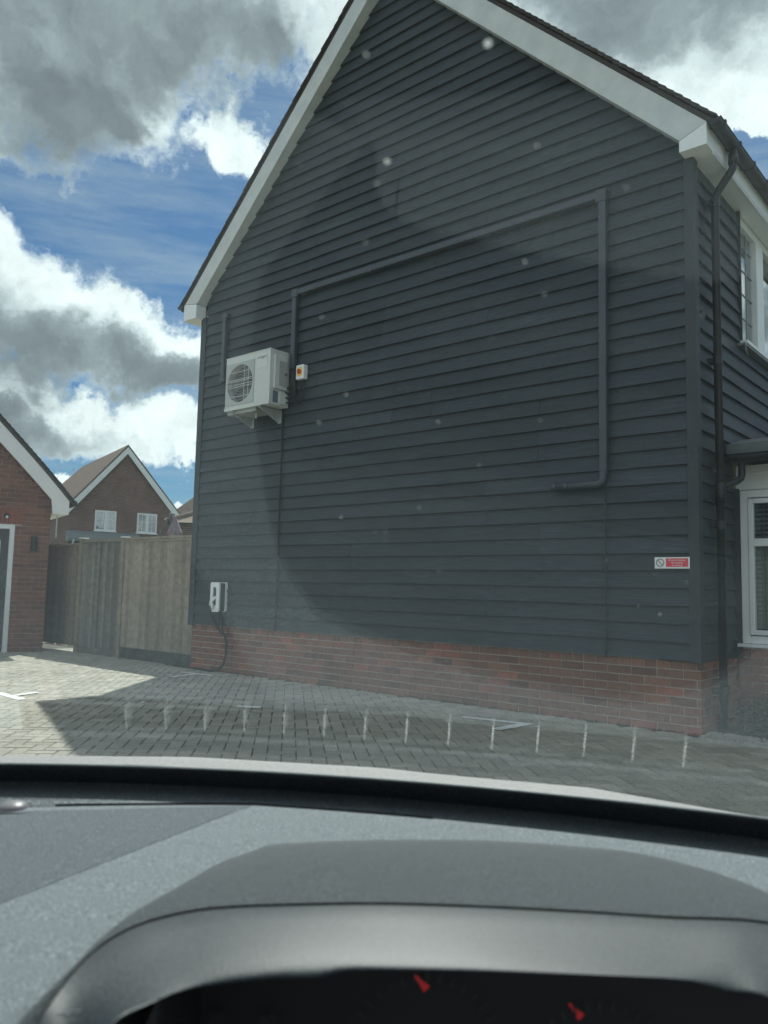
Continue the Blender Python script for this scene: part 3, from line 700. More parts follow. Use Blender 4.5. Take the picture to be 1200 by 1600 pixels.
for q in range(3):
    a0 = q * 2.094 + .4; rows = []
    for i in range(7):
        a = a0 + i * .17; rows.append([(cx + r * math.cos(a + (r - .05) * 1.2), .055 + i * .004 - (r * .03), cz + r * math.sin(a + (r - .05) * 1.2)) for r in (.05, .1, .15, .2, .23)])
    m.grid(rows)
m.tube([(cx, .03, cz), (cx, .08, cz)], .055, 20); m.build('fan', mat('grey_fan_blade', (0.15, 0.165, 0.16), .6), ac)
m = MB()
for r in (.04, .075, .11, .145, .18, .215): m.tube([(cx + r * math.cos(a), -.006, cz + r * math.sin(a)) for a in [2 * math.pi * i / 40 for i in range(41)]], .0025, 4)
m.build('grille_ring', ACG, ac)
m = MB()
for dz in (-.17, -.045, -.015, .03, .05, .15): 
    k = math.sqrt(max(0, cr * cr - dz * dz)); m.tube([(cx - k, -.012, cz + dz), (cx + k, -.012, cz + dz)], .005, 5)
for dx in (.09, .17):
    k = math.sqrt(cr * cr - dx * dx); m.tube([(cx + dx, -.012, cz - k), (cx + dx, -.012, cz + k)], .004, 5)
m.build('grille_bar', mat('pale_grille_bar', (0.48, 0.5, 0.48), .5), ac)
# right-hand front panel, badge and side details
m = MB(); m.b2((.60, -.004, .47), (.80, -.0005, .655)); m.build('badge_plate', mat('panel_off_white', (0.60, 0.62, 0.59), .45), ac, bevel=.002)
text('logo_lettering', 'MITSUBISHI', GREYT, ac, (.715, -.0052, .608), (R_(90), 0, 0), .030)
text('logo_lettering', 'ELECTRIC', GREYT, ac, (.722, -.0052, .588), (R_(90), 0, 0), .013)
m = MB()
for q in range(3):
    a = R_(90 + 120 * q); u_ = Vector((math.cos(a), 0, math.sin(a))); s_ = Vector((-math.sin(a), 0, math.cos(a)))
    c0 = Vector((.632, -.0052, .604)); m.add([c0, c0 + u_ * .008 + s_ * .005, c0 + u_ * .016, c0 + u_ * .008 - s_ * .005], [(0, 1, 2, 3)])
m.build('logo_emblem', GREYT, ac)
m = MB(); m.b2((AW + .001, .05, .20), (AW + .035, .26, .63)); m.build('side_cover', ACW, ac, bevel=.008)
m = MB(); m.b2((AW + .036, .12, .24), (AW + .040, .245, .56)); m.build('side_panel', mat('side_panel_grey', (0.33, 0.35, 0.33), .5), ac)
m = MB(); m.b2((AW + .001, .055, .03), (AW + .004, .14, .175)); m.build('rating_label', BLUEG, ac)
m = MB(); m.b2((AW + .001, .16, .02), (AW + .02, .28, .18)); m.build('valve_cover', ACW, ac, bevel=.004)
m = MB(); m.box((AW + .043, .225, .40), (.012, .035, .03)); m.build('handle', ACD, ac)
for bx in (.17, .70):
    m = MB(); m.prism([(-.02, 0), (.325, 0), (.325, -.16), (.29, -.16), (-.02, -.03)], lambda p: (bx, p[0], p[1] - .012), lambda p: (bx + .006, p[0], p[1] - .012)); m.b2((bx - .03, -.02, -.014), (bx + .006, .325, -.008)); m.b2((bx - .03, .318, -.30 + .12), (bx + .04, .326, -.012))
    m.build('bracket', GALV, ac)
m = MB(); m.b2((.02, .03, -.05), (.58, .30, -.004)); m.build('drip_tray', mat('tray_grey', (0.3, 0.31, 0.29), .6, var=.2, nscale=10), ac)
m = MB(); m.tube([(.45, .15, -.04), (.45, .15, -.11)], .012, 8); m.build('drain_spigot', ACW, ac)
# refrigerant lines between trunking and unit
pl = tag(empty('refrigerant_pipes', (1.95, WY, 3.5)), 'bundle of black insulated pipes looping from trunking into the air conditioner', 'pipes')
for i, (dx, zb, r) in enumerate(((0, 3.56, .014), (.025, 3.50, .013), (.045, 3.44, .009), (-.02, 3.63, .012))):
    m = MB(); m.tube([(1.925 + dx, -.07, 3.90), (1.93 + dx, -.072, 3.75), (1.95 + dx, -.075, zb + .12), (1.93 + dx, -.08, zb + .02), (1.88, -.09, zb - .01), (1.852, -.12, zb)], r, 8)
    o = m.build('pipe', RUBBER, pl, smooth=True); o.matrix_parent_inverse = Matrix.Translation(-pl.location)
# isolator
iso = tag(empty('isolator_switch', (2.10, WY, 3.79)), 'small white isolator box with red rotary knob beside the air conditioner', 'switch')
m = MB(); m.b2((-.068, -.075, -.088), (.068, -.0, .092)); m.build('casing', WHITE, iso, bevel=.008)
m = MB(); m.b2((-.045, -.078, -.05), (.045, -.0755, .06)); m.build('yellow_plate', YEL, iso)
m = MB(); m.tube([(0, -.079, .005), (0, -.098, .005)], .030, 16); m.box((0, -.103, .005), (.016, .018, .052)); m.build('knob', REDK, iso)
for i, dx in enumerate((-.03, .03)):
    m = MB(); m.tube([(dx, -.03, -.088), (dx + .005, -.035, -.2), (dx - .01, -.035, -.3 - i * .04), (dx - .06, -.035, -.36 - i * .03), (-.2, -.04, -.33)], .008, 6); m.build('cable', RUBBER, iso, smooth=True)

# EV charger
ev = tag(empty('ev_charger', (0.685, WY, 0.79)), 'white wall-mounted car charger with black cable low on the black boards', 'charger')
EW, ED, EH = .185, .135, .385
def rr(x0, x1, z0, z1, r, n=4):
    out = []
    for (cx_, cz_, a0) in ((x1 - r, z1 - r, 0), (x0 + r, z1 - r, 90), (x0 + r, z0 + r, 180), (x1 - r, z0 + r, 270)):
        for i in range(n + 1):
            a = R_(a0 + 90 * i / n); out.append((cx_ + r * math.cos(a), cz_ + r * math.sin(a)))
    return out
m = MB(); o1 = rr(-EW / 2, EW / 2, 0, EH, .025); i1 = rr(-.042, .030, .075, .325, .034)
n = len(o1)
m.add([(x, -ED, z) for x, z in o1] + [(x, -ED, z) for x, z in i1] + [(x, -ED + .06, z) for x, z in i1] + [(x, -ED + .022, z) for x, z in o1],
      [(i, (i + 1) % n, n + (i + 1) % n, n + i) for i in range(n)] + [(n + i, 2 * n + i, 2 * n + (i + 1) % n, n + (i + 1) % n) for i in range(n)] + [(i, 3 * n + i, 3 * n + (i + 1) % n, (i + 1) % n) for i in range(n)] + [tuple(2 * n + i for i in range(n))])
m.build('front_frame', WHITE, ev)
m = MB(); m.prism(rr(-EW / 2 + .004, EW / 2 - .004, .006, EH - .006, .025), lambda p: (p[0], -ED + .022, p[1]), lambda p: (p[0], -.035, p[1])); m.build('housing', mat('charger_dark_side', (.03, .035, .038), .4), ev)
m = MB(); m.prism(rr(-EW / 2 - .002, EW / 2 + .006, -.002, EH + .002, .025), lambda p: (p[0], -.035, p[1]), lambda p: (p[0], 0.0, p[1])); m.build('back_plate', WHITE, ev)
m = MB(); m.prism(rr(-.040, .028, .077, .323, .034), lambda p: (p[0], -ED + .057, p[1]), lambda p: (p[0], -ED + .058, p[1])); m.build('socket_recess', mat('recess_grey', (.05, .06, .062), .4), ev)
m = MB(); m.tube([(-.052, -ED - .02, .085), (-.03, -ED - .03, .13), (.012, -ED + .0, .185), (.02, -ED + .03, .2)], [.020, .022, .017, .015], 12); m.tube([(-.01, -ED - .02, .035), (-.012, -ED - .028, .11)], [.017, .02], 10); m.build('plug', WHITE, ev, smooth=True)
m = MB()
m.tube([(-.06, -ED - .01, .08), (-.065, -ED, .02), (-.055, -.10, -.10), (-.02, -.06, -.20), (.06, -.055, -.26), (.14, -.05, -.30), (.19, -.06, -.42), (.195, -.065, -.55), (.15, -.07, -.68), (.05, -.08, -.755), (-.10, -.09, -.775), (-.28, -.07, -.772), (-.46, -.06, -.765)], .016, 8)
m.build('cable', RUBBER, ev, smooth=True)
m = MB(); m.tube([(.03, -.04, 0), (.05, -.05, -.12), (.10, -.055, -.25), (.165, -.06, -.34), (.19, -.06, -.42)], .011, 8); m.tube([(.09, -.01, .3), (.15, -.02, .2), (.19, -.02, .0), (.21, -.02, -.18), (.17, -.04, -.30)], .004, 6)
m.tube([(.02, -.04, -.01), (.0, -.05, -.16), (.04, -.055, -.27), (.10, -.05, -.30)], .009, 8); m.build('cable', RUBBER, ev, smooth=True)

# sign
sg = tag(empty('parking_sign', (6.533, -.047, 1.365)), 'small red and white no parking sign screwed to the corner of the black boards', 'sign')
m = MB(); m.b2((0, -.004, 0), (.298, 0, .096)); m.build('plate', SIGNW, sg, bevel=.001)
m = MB(); m.b2((.098, -.0052, .014), (.285, -.0042, .086)); m.build('red_panel', SIGNR, sg)
m = MB(); c0 = (.048, -.0055, .05); pts = [(c0[0] + .032 * math.cos(a), c0[1], c0[2] + .032 * math.sin(a)) for a in [2 * math.pi * i / 32 for i in range(33)]]
m.tube(pts, .0035, 5); m.tube([(c0[0] - .023, c0[1], c0[2] + .023), (c0[0] + .023, c0[1], c0[2] - .023)], .0035, 5); m.build('prohibition_symbol', GREYT, sg)
for i, s_ in enumerate(('Private driveway', 'No parking', 'or turning')): text('sign_lettering', s_, SIGNW, sg, (.192, -.0062, .0705 - i * .0215), (R_(90), 0, 0), .0215, .0002)

# shrub beside the bay
sh = tag(empty('shrub', (7.42, 0.42, 0)), 'low dark green leafy shrub at the foot of the bay window', 'shrub')
m = MB()
for i in range(26):
    a = rng.random() * 6.28; t = rng.random(); m.tube([(0, 0, 0), (.12 * math.cos(a) * t, .12 * math.sin(a) * t, .14), (.27 * math.cos(a) * t, .25 * math.sin(a) * t, .16 + .12 * (1 - t))], [.005, .004, .002], 4)
m.build('stems', mat('shrub_stem', (0.06, 0.05, 0.035), .9), sh)
m = MB()
for i in range(3600):
    a = rng.random() * 6.28; ph = math.acos(rng.uniform(-.25, 1)); r = rng.uniform(.55, 1.0) * (1 + .18 * math.sin(3 * a + 1) * math.sin(ph * 4))
    c = Vector((.36 * r * math.sin(ph) * math.cos(a), .30 * r * math.sin(ph) * math.sin(a), .08 + .26 * r * math.cos(ph))); 
    if c.z < .01: continue
    q = Matrix.Rotation(rng.random() * 6.28, 3, 'Z') @ Matrix.Rotation(rng.uniform(-1, 1), 3, 'X'); l = rng.uniform(.012, .022)
    m.add([c + q @ Vector(v) * l for v in ((-1, 0, 0), (0, -.45, .1), (1, 0, 0), (0, .45, .1))], [(0, 1, 2, 3)], rng.random())
LEAFM = brick_piece_mat('dark_leaf', [(0, (0.022, 0.05, 0.02)), (0.5, (0.04, 0.08, 0.03)), (1, (0.06, 0.11, 0.04))], 25)
m.build('foliage', LEAFM, sh, tint=True)

# ------------------------------------------------------------------ fence, gate, side panel
FY = 0.08
def boards(parent, x0, x1, z0, z1, y, bw, m_, proud=0.02, zj=.004):
    x = x0; L = z1 - z0
    bm_ = MB(); bm_.prism([(-bw / 2, -.006), (-bw / 2, -.006 - proud), (bw / 2 + .008, -.006), (bw / 2 + .008, 0)], lambda p: (p[0], p[1], 0), lambda p: (p[0], p[1], L))
    me = bm_.mesh('board', m_)
    while x < x1 - bw * .5:
        inst('board', me, parent, (x + bw / 2 - parent.location.x, y - parent.location.y + rng.uniform(-.002, .002), z0 + rng.uniform(-zj, zj)), (rng.uniform(-.003, .003), rng.uniform(-.002, .002), rng.uniform(-.02, .02))); x += bw
fe = tag(empty('fence_panel', (-.95, FY, 0)), 'weathered close board fence panel between gate and black house corner', 'fence')
boards(fe, -1.86, 0.06, .17, 1.79, FY, .093, FENCE)
def relbox(nm, a, b, par, m_, bevel=.003):
    m = MB(); L = par.location; m.b2((a[0] - L.x, a[1] - L.y, a[2]), (b[0] - L.x, b[1] - L.y, b[2])); return m.build(nm, m_, par, bevel=bevel)
relbox('gravel_board', (-1.86, FY - .025, -.01), (.06, FY + .01, .168), fe, GRAVB)
relbox('capping_rail', (-1.86, FY - .05, 1.80), (.06, FY + .03, 1.835), fe, FENCE)
relbox('top_rail', (-1.86, FY - .035, 1.765), (.06, FY - .018, 1.798), fe, FENCE)
for z in (.45, 1.0, 1.55): relbox('rear_rail', (-1.86, FY + .002, z), (.06, FY + .04, z + .07), fe, FENCE)
relbox('post', (-1.955, FY - .045, -.02), (-1.865, FY + .05, 1.84), fe, FENCE)
relbox('post', (0.062, FY - .03, -.02), (0.10, FY + .05, .60), fe, FENCE) if False else None
ga = tag(empty('gate', (-2.5, FY, 0)), 'tall ribbed wooden garden gate between two fence posts', 'gate')
boards(ga, -3.08, -1.96, .08, 1.78, FY, .07, GATEM, .02)
relbox('top_rail', (-3.09, FY - .05, 1.785), (-1.958, FY + .02, 1.83), ga, FENCE)
relbox('bottom_rail', (-3.09, FY - .035, -.02), (-1.958, FY + .0, .11), ga, GATEM)
relbox('post', (-3.19, FY - .06, -.02), (-3.095, FY + .04, 1.85), ga, FENCE)
relbox('post_cap', (-3.20, FY - .07, 1.851), (-3.085, FY + .05, 1.868), ga, WHITE)
relbox('post_cap', (-1.96, FY - .06, 1.842), (-1.86, FY + .06, 1.858), ga, WHITE)
fl = tag(empty('fence_panel', (-3.8, FY + .03, 0)), 'lower brown fence panel between garage corner and gate', 'fence')
boards(fl, -4.62, -3.20, .085, 1.75, FY + .03, .125, FENCEB)
relbox('capping_rail', (-4.62, FY - .02, 1.755), (-3.195, FY + .06, 1.785), fl, FENCE)
relbox('rear_rail', (-4.62, FY + .032, 1.3), (-3.195, FY + .07, 1.37), fl, FENCEB)
pt = MB(); pt.b2((-9, .55, -.02), (-.4, 3.2, .012)); tag(pt.build('patio', mat('pale_sunlit_slabs', (0.60, 0.56, 0.46), .9, .2, var=.1, nscale=3)), kind='structure')

# leaf litter and moss where the wall meets the paving
lt = MB()
for k in range(900):
    if k < 420: x, y = rng.gauss(-.05, .22), -.03 - abs(rng.gauss(0, .035))
    else: x = rng.uniform(.1, W - .05); y = -.006 - abs(rng.gauss(0, .012))
    q = Matrix.Rotation(rng.random() * 6.28, 3, 'Z') @ Matrix.Rotation(rng.uniform(-.9, .9), 3, 'X'); l = rng.uniform(.005, .016)
    lt.add([Vector((x, y, .004 + rng.random() * .014)) + q @ Vector(v) * l for v in ((-1, 0, 0), (0, -.5, .1), (1, 0, 0), (0, .5, .1))], [(0, 1, 2, 3)], rng.random())
tag(lt.build('leaf_litter', brick_piece_mat('dark_litter', [(0, (.03, .032, .02)), (.5, (.07, .06, .035)), (1, (.045, .055, .025))], 20), tint=True), 'dark leaf litter and moss gathered along the foot of the brick plinth', 'leaf litter', kind='stuff')
# ------------------------------------------------------------------ garage
gaz = R_(16)
gar = tag(empty('brick_garage', (-3.52, -.33, 0), math.pi / 2 - gaz - math.pi), 'red brick garage with white bargeboards and dark door cut by photo edge', 'garage')
# local x runs away from the corner (leftwards), local y points behind the wall
# after the rotation: local +x = -(sin az, cos az); facing side must be -y local
gar.rotation_euler = (0, 0, math.atan2(-math.cos(gaz), -math.sin(gaz)))
# with this frame the outside (towards +X world) is local +y
GW = 3.5
def gtop(s): return 2.80 + s            # roof top line; s = distance from the corner
def grt(s): return gtop(min(s, GW - s)) if True else 0
m = MB(); m.prism([(0.005, 0), (0.55, 0), (0.55, 2.02), (2.9, 2.02), (2.9, 0), (GW, 0), (GW, 2.45), (GW / 2, 2.45 + GW / 2), (0.005, 2.45)], lambda p: (p[0], -.012, p[1]), lambda p: (p[0], -.2, p[1]))
m.build('wall', MORT, gar)
m = MB(); m.b2((0.005, -4.5, 0), (.2, -.21, 2.5)); m.build('side_wall', MORT, gar)
gb_ = MB(); gb_.box((0, 0, 0), (.215, .06, .065)); gbm = gb_.mesh('brick', BRG); gb2 = MB(); gb2.box((0, 0, 0), (.1025, .06, .065)); gbm2 = gb2.mesh('brick', BRG)
gs = MB(); cnt = 0
for c in range(52):
    z = .0325 + c * .075; x = 0 if c % 2 else -.1125
    while x < GW:
        x0, x1 = max(x, 0), min(x + .215, GW); x += .225
        if x1 - x0 < .04: continue
        lim = 2.62 + min((x0 + x1) / 2, GW - (x0 + x1) / 2)
        if z > lim: continue
        if z < 2.05 and x1 > .525 and x0 < 2.92:
            if x0 >= .525 and x1 <= 2.92 or x0 > .45: 
                if x0 >= 2.80: x0 = 2.92
                else: continue
            else: x1 = .525
            if x1 - x0 < .04: continue
        if 2.04 < z < 2.27 and x1 > .43 and x0 < 3.0:
            if x0 > .38: continue
            x1 = .42
        l = x1 - x0
        if x0 < .95 and cnt < 290:
            inst('brick', gbm if l > .15 else gbm2, gar, ((x0 + x1) / 2, -.03 + rng.uniform(-.002, .002), z), (0, 0, rng.uniform(-.01, .01)), (l / (.215 if l > .15 else .1025), 1, 1)); cnt += 1
        else: gs.b2((x0, -.06, z - .0325), (x1, -.001 + rng.uniform(-.001, .001), z + .0325), rng.random())
for c in range(32):
    y = -.065
    z = c * .075
    while y > -4.3: gs.b2((-.002 + .002, y - .215, z), (.05, y, z + .065), rng.random()); y -= .225
tag(gs.build('garage_brickwork', BRG, gar, tint=True), kind='stuff')
sm = MB(); sm.box((0, 0, 0), (.065, .06, .215)); sme = sm.mesh('soldier_brick', BRED); x = .46
while x < 3.0: inst('soldier_brick', sme, gar, (x, -.028, 2.155), (0, rng.uniform(-.01, .01), 0)); x += .075
m = MB(); m.b2((.53, -.06, 0.0), (.60, .005, 2.035)); m.b2((.60, -.06, 1.965), (2.83, .005, 2.035)); m.b2((2.83, -.06, 0), (2.9, .005, 2.035)); m.build('door_frame', WHITE, gar, bevel=.004)
m = MB(); m.b2((.603, -.09, 0.01), (2.825, -.05, 1.96)); do = m.build('door', DOORM, gar)
m = MB()
for i in range(11): m.b2((.70 + i * .195, -.051, .03), (.705 + i * .195, -.045, 1.94))
m.build('door_rib', DOORM, do)
m = MB(); m.b2((.72, -.048, 1.50), (.95, -.046, 1.78)); m.build('notice', SIGNW, do)
m = MB(); m.tube([(.24, .07, 1.62), (.24, .07, 1.86)], .05, 14); m.b2((.21, -.01, 1.70), (.27, .05, 1.78)); m.build('wall_lamp', BLACKP, gar)
m = MB(); m.tube([(.665, .0, 2.175), (.665, .045, 2.17)], .042, 14); so = m.build('security_light', BLACKP, gar)
m = MB(); m.tube([(.665, .035, 2.155), (.665, .050, 2.15)], .022, 12); m.build('lens', WHITE, so)
# bargeboards, box end, tiles; bell-cast foot
def bell(s): return 2.50 + (s + .33) * 1.0 - .10 * math.exp(-max(0, s + .33) * 2.2) + .10 - .03
ss = [-.30, -.15, 0, .2, .45, .8, 1.2, GW / 2]
m = MB(); poly = [(s_, bell(s_) - .10) for s_ in ss] + [(s_, bell(s_) - .42) for s_ in ss[::-1] if s_ >= 0] + [(-.02, 2.40), (-.02, 2.22), (-.25, 2.22)]
poly = [(-.25, bell(-.25) - .10)] + [(s_, bell(s_) - .10) for s_ in ss[1:]] + [(s_, bell(s_) - .41) for s_ in ss[::-1] if s_ >= 0.2] + [(.03, bell(.03) - .41), (-.0, 2.24), (-.25, 2.24)]
n = len(poly)
m.prism(poly, lambda p: (p[0], .14, p[1]), lambda p: (p[0], .12, p[1])); m.build('bargeboard', WHITE, gar)
m = MB(); poly2 = [(GW - x_, z_) for x_, z_ in poly]; m.prism(poly2, lambda p: (p[0], .14, p[1]), lambda p: (p[0], .12, p[1])); m.build('bargeboard', WHITE, gar)
m = MB(); m.b2((-.25, -4.5, 2.245), (-.002, .118, 2.26)); m.b2((-.252, -4.5, 2.245), (-.235, .118, 2.46)); m.build('soffit', WHITE, gar)
m = MB(); rows = [[(s_, .155, bell(s_) - .04), (s_, -4.6, bell(s_) - .04)] for s_ in [-.33] + ss]; m.grid(rows); rows2 = [[(a[0], a[1], a[2] - .05) for a in r] for r in rows]; m.grid(rows2); m.grid([[r[0] for r in rows], [r[0] for r in rows2]]); m.grid([rows[0], rows2[0]])
m.grid([[(GW - a[0], a[1], a[2]) for a in r] for r in rows]); m.grid([[(GW - a[0], a[1], a[2]) for a in r] for r in rows2]); m.grid([[(GW - r[0][0], r[0][1], r[0][2]) for r in rows], [(GW - r[0][0], r[0][1], r[0][2]) for r in rows2]])
m.build('roof', TILE, gar)
tm = MB(); tm.box((0, 0, 0), (.265, .165, .014)); tme = tm.mesh('roof_tile', TILE); s_ = -.27
while s_ < GW / 2:
    sl = math.atan2(bell(s_ + .05) - bell(s_ - .05), .1)
    inst('roof_tile', tme, gar, (s_, .09, bell(s_) - .012), (0, -(sl - R_(5)), 0)); s_ += .1 * math.cos(sl)
m = MB(); m.tube([(-.33, .15, 2.44), (-.33, -4.5, 2.44)], .05, 10); m.build('gutter', BLACKP, gar, smooth=True)
m = MB(); m.tube([(-.09, .05, 2.22), (-.09, .05, 1.86)], .012, 8); m.build('overflow_pipe', GALV, gar)

# ------------------------------------------------------------------ houses beyond the fence
def far_brick(name, c1, c2, mortar, sx):
    m = bpy.data.materials.new(name); m.use_nodes = True; n = NT(m.node_tree); b = n.n['Principled BSDF']; b.inputs['Roughness'].default_value = .92; b.inputs['Specular IOR Level'].default_value = .2
    tcn = n.n.new('ShaderNodeTexCoord'); bt = n.n.new('ShaderNodeTexBrick')
    v = n.mapping(tcn.outputs['Object'], (1, 1, 1), (R_(90), 0, 0)); n.put(bt.inputs['Vector'], v)
    bt.inputs['Color1'].default_value = (*c1, 1); bt.inputs['Color2'].default_value = (*c2, 1); bt.inputs['Mortar'].default_value = (*mortar, 1)
    bt.inputs['Scale'].default_value = 1.0; bt.inputs['Brick Width'].default_value = .225; bt.inputs['Row Height'].default_value = .075; bt.inputs['Mortar Size'].default_value = .008
    c = n.mix(.6, bt.outputs['Color'], n.ramp(n.noise(tcn.outputs['Object'], 1.3, 6, .6), [(.3, (.65, .65, .65)), (.7, (1.25, 1.25, 1.25))]), 'MULTIPLY')
    n.put(b.inputs['Base Color'], c); return m
FBR = far_brick('far_red_brick', (.19, .105, .082), (.15, .08, .064), (.22, .19, .165), 1)
def far_tiles(name, c1, c2, g=.1):
    m = bpy.data.materials.new(name); m.use_nodes = True; n = NT(m.node_tree); b = n.n['Principled BSDF']; b.inputs['Roughness'].default_value = .9; b.inputs['Specular IOR Level'].default_value = .2
    gg = n.n.new('ShaderNodeNewGeometry')
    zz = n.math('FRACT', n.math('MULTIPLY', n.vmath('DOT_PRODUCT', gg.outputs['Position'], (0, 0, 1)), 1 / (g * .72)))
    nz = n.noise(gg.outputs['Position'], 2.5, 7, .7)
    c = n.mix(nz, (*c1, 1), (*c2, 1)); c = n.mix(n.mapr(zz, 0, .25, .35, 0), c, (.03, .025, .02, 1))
    n.put(b.inputs['Base Color'], c); return m
FT = far_tiles('brown_plain_tiles', (.105, .075, .06), (.18, .135, .108)); FT2 = far_tiles('sunlit_tan_tiles', (.17, .13, .10), (.25, .20, .155), .14)
h2 = tag(empty('brick_house', (-28.72, 19.81, 0)), 'red brick gabled house with two white windows standing beyond the fence', 'house')
a16 = R_(16); h2.rotation_euler = (0, 0, math.atan2(-math.cos(a16), -math.sin(a16)))   # local x: leftwards along the gable, +y outward
m = MB(); m.prism([(.15, -.5), (5.75, -.5), (5.75, 5.0), (2.95, 8.25), (.15, 5.0)], lambda p: (p[0], 0, p[1]), lambda p: (p[0], -10.5, p[1])); m.build('wall', FBR, h2)
def slope(m, P, Q, y0, y1, y1top, th=.12):
    m.add([(P[0], y0, P[1]), (Q[0], y0, Q[1]), (Q[0], y1top, Q[1]), (P[0], y1, P[1])], [(0, 1, 2, 3)])
    m.add([(P[0], y0, P[1] - th), (Q[0], y0, Q[1] - th), (Q[0], y1top, Q[1] - th), (P[0], y1, P[1] - th)], [(3, 2, 1, 0)])
    m.add([(P[0], y0, P[1]), (Q[0], y0, Q[1]), (Q[0], y0, Q[1] - th), (P[0], y0, P[1] - th)], [(0, 1, 2, 3)])
m = MB(); slope(m, (-.12, 5.08), (2.97, 8.66), .2, -11, -10.5 + 3.0 - 3); slope(m, (6.05, 5.05), (2.97, 8.66), .2, -13.5, -10.4); m.build('roof', FT, h2)
m = MB(); m.prism([(-.10, 4.98), (2.97, 8.53), (6.03, 4.95), (6.03, 4.72), (5.85, 4.72), (2.97, 8.15), (.08, 4.74), (-.10, 4.74)], lambda p: (p[0], .20, p[1]), lambda p: (p[0], .16, p[1])); m.build('bargeboard', WHITE, h2)
for x0, x1 in ((1.14, 2.24), (3.36, 4.48)):
    z0, z1 = 3.90, 4.98
    m = MB(); xm = (x0 + x1) / 2
    m.b2((x0, -.02, z0), (x0 + .08, .03, z1)); m.b2((x1 - .08, -.02, z0), (x1, .03, z1)); m.b2((x0 + .08, -.02, z0), (x1 - .08, .03, z0 + .08)); m.b2((x0 + .08, -.02, z1 - .08), (x1 - .08, .03, z1)); m.b2((xm - .07, -.02, z0 + .08), (xm + .07, .03, z1 - .08))
    wf = m.build('window', WHITE, h2)
    for a, b in ((x0 + .08, xm - .07), (xm + .07, x1 - .08)):
        m = MB(); m.b2((a, .004, z0 + .08), (b, .008, z1 - .08)); m.build('pane', PANE, wf)
        m = MB(); c_ = (a + b) / 2; m.b2((c_ - .008, .010, z0 + .08), (c_ + .008, .022, z1 - .08)); m.b2((a, .010, (z0 + z1) / 2 + .05), (b, .0215, (z0 + z1) / 2 + .068)); m.build('glazing_bar', WHITE, wf)
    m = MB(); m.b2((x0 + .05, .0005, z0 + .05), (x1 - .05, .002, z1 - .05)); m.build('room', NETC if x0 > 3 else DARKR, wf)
    m = MB(); m.b2((x0 - .05, 0, z0 - .06), (x1 + .05, .07, z0 - .002)); m.build('window_sill', WHITE, wf)
m = MB(); m.prism([(0, 3.82), (.55, 3.40), (.55, 3.25), (0, 3.25)], lambda p: (2.1, .02 + p[0], p[1]), lambda p: (5.9, .02 + p[0], p[1])); m.build('canopy_roof', LEAD, h2)
m = MB(); m.tube([(5.62, .62, 3.36), (5.70, .62, 2.7)], .05, 8); m.build('drainpipe', GALV, h2)
# steep brown roof right behind
h3 = tag(empty('brown_roofed_house', (-40.4, 29.0, 0), R_(40)), 'distant house showing only a steep brown tiled roof beside the black wall', 'house')
m = MB(); m.b2((-1.2, 0, -.5), (9, 8, 6.2)); m.build('wall', FBR, h3)
m = MB(); e0, e1, r0, r1 = (-1.5, -.3, 6.2), (9.3, -.3, 6.2), (3.2, 4.0, 11.0), (6.8, 4.0, 11.0)
b0, b1 = (-1.5, 8.3, 6.2), (9.3, 8.3, 6.2); m.add([e0, e1, r1, r0, b0, b1], [(0, 1, 2, 3), (4, 0, 3), (5, 4, 3, 2), (1, 5, 2), (0, 4, 5, 1)]); m.build('roof', FT, h3)
h4 = tag(empty('tan_roofed_bungalow', (-16.0, 11.0, .22), R_(50)), 'low building with sunlit tan tiled hip roof behind the fence', 'building')
m = MB(); m.b2((.0, .3, -.3), (6, 5, 3.2)); m.build('wall', FBR, h4)
E0, E1, P0_, P1_ = Vector((-.5, -.2, 3.22)), Vector((6.6, -.2, 3.22)), Vector((3.4, 2.4, 4.75)), Vector((4.0, 2.4, 4.75)); B0, B1 = Vector((-.5, 5.3, 3.22)), Vector((6.6, 5.3, 3.22))
m = MB(); m.add([E0, E1, P1_, P0_, B0, B1], [(0, 1, 2, 3), (4, 0, 3), (5, 4, 3, 2), (1, 5, 2), (0, 4, 5, 1)]); m.build('roof', FT2, h4)
hm = MB(); hm.tube([(0, -.09, 0), (0, .09, .05)], [.085, .06], 8); hme = hm.mesh('hip_tile', FT2)
d_ = (P0_ - E0); nn_ = int(d_.length / .13)
for i in range(nn_): 
    p_ = E0 + d_ * (i + .5) / nn_; inst('hip_tile', hme, h4, p_ + Vector((0, 0, .03)), (math.atan2(d_.z, math.hypot(d_.x, d_.y)), 0, math.atan2(d_.y, d_.x) - math.pi / 2))
# parasol
ps = tag(empty('parasol', (-6.05, 3.78, 0)), 'folded mauve cantilever parasol peeping above the fence in the garden behind', 'parasol')
m = MB(); m.tube([(-.02, .0, 0.0), (-.02, .0, 2.72)], .03, 8); m.build('pole', PARAP, ps)
rdir = Vector((0.76, 0.65, 0))
m = MB(); m.tube([rdir * -.28 + Vector((0, 0, 2.15)), rdir * -.16 + Vector((0, 0, 2.42)), rdir * -.02 + Vector((0, 0, 2.72)), rdir * .06 + Vector((0, 0, 2.70))], .028, 8); m.build('arm', PARAP, ps)
m = MB(); seg = 24; rings = []
for z_, r_ in ((2.62, .015), (2.56, .05), (2.45, .085), (2.32, .135), (2.27, .16), (2.25, .12), (2.15, .10), (1.6, .07)):
    rings.append([rdir * .07 + Vector((r_ * (1 + .22 * math.sin(6 * a)) * math.cos(a), r_ * (1 + .22 * math.sin(6 * a)) * math.sin(a), z_ + .02 * math.sin(6 * a))) for a in [2 * math.pi * i / seg for i in range(seg + 1)]])
m.grid(rings); m.build('canopy', PARAS, ps, smooth=True)
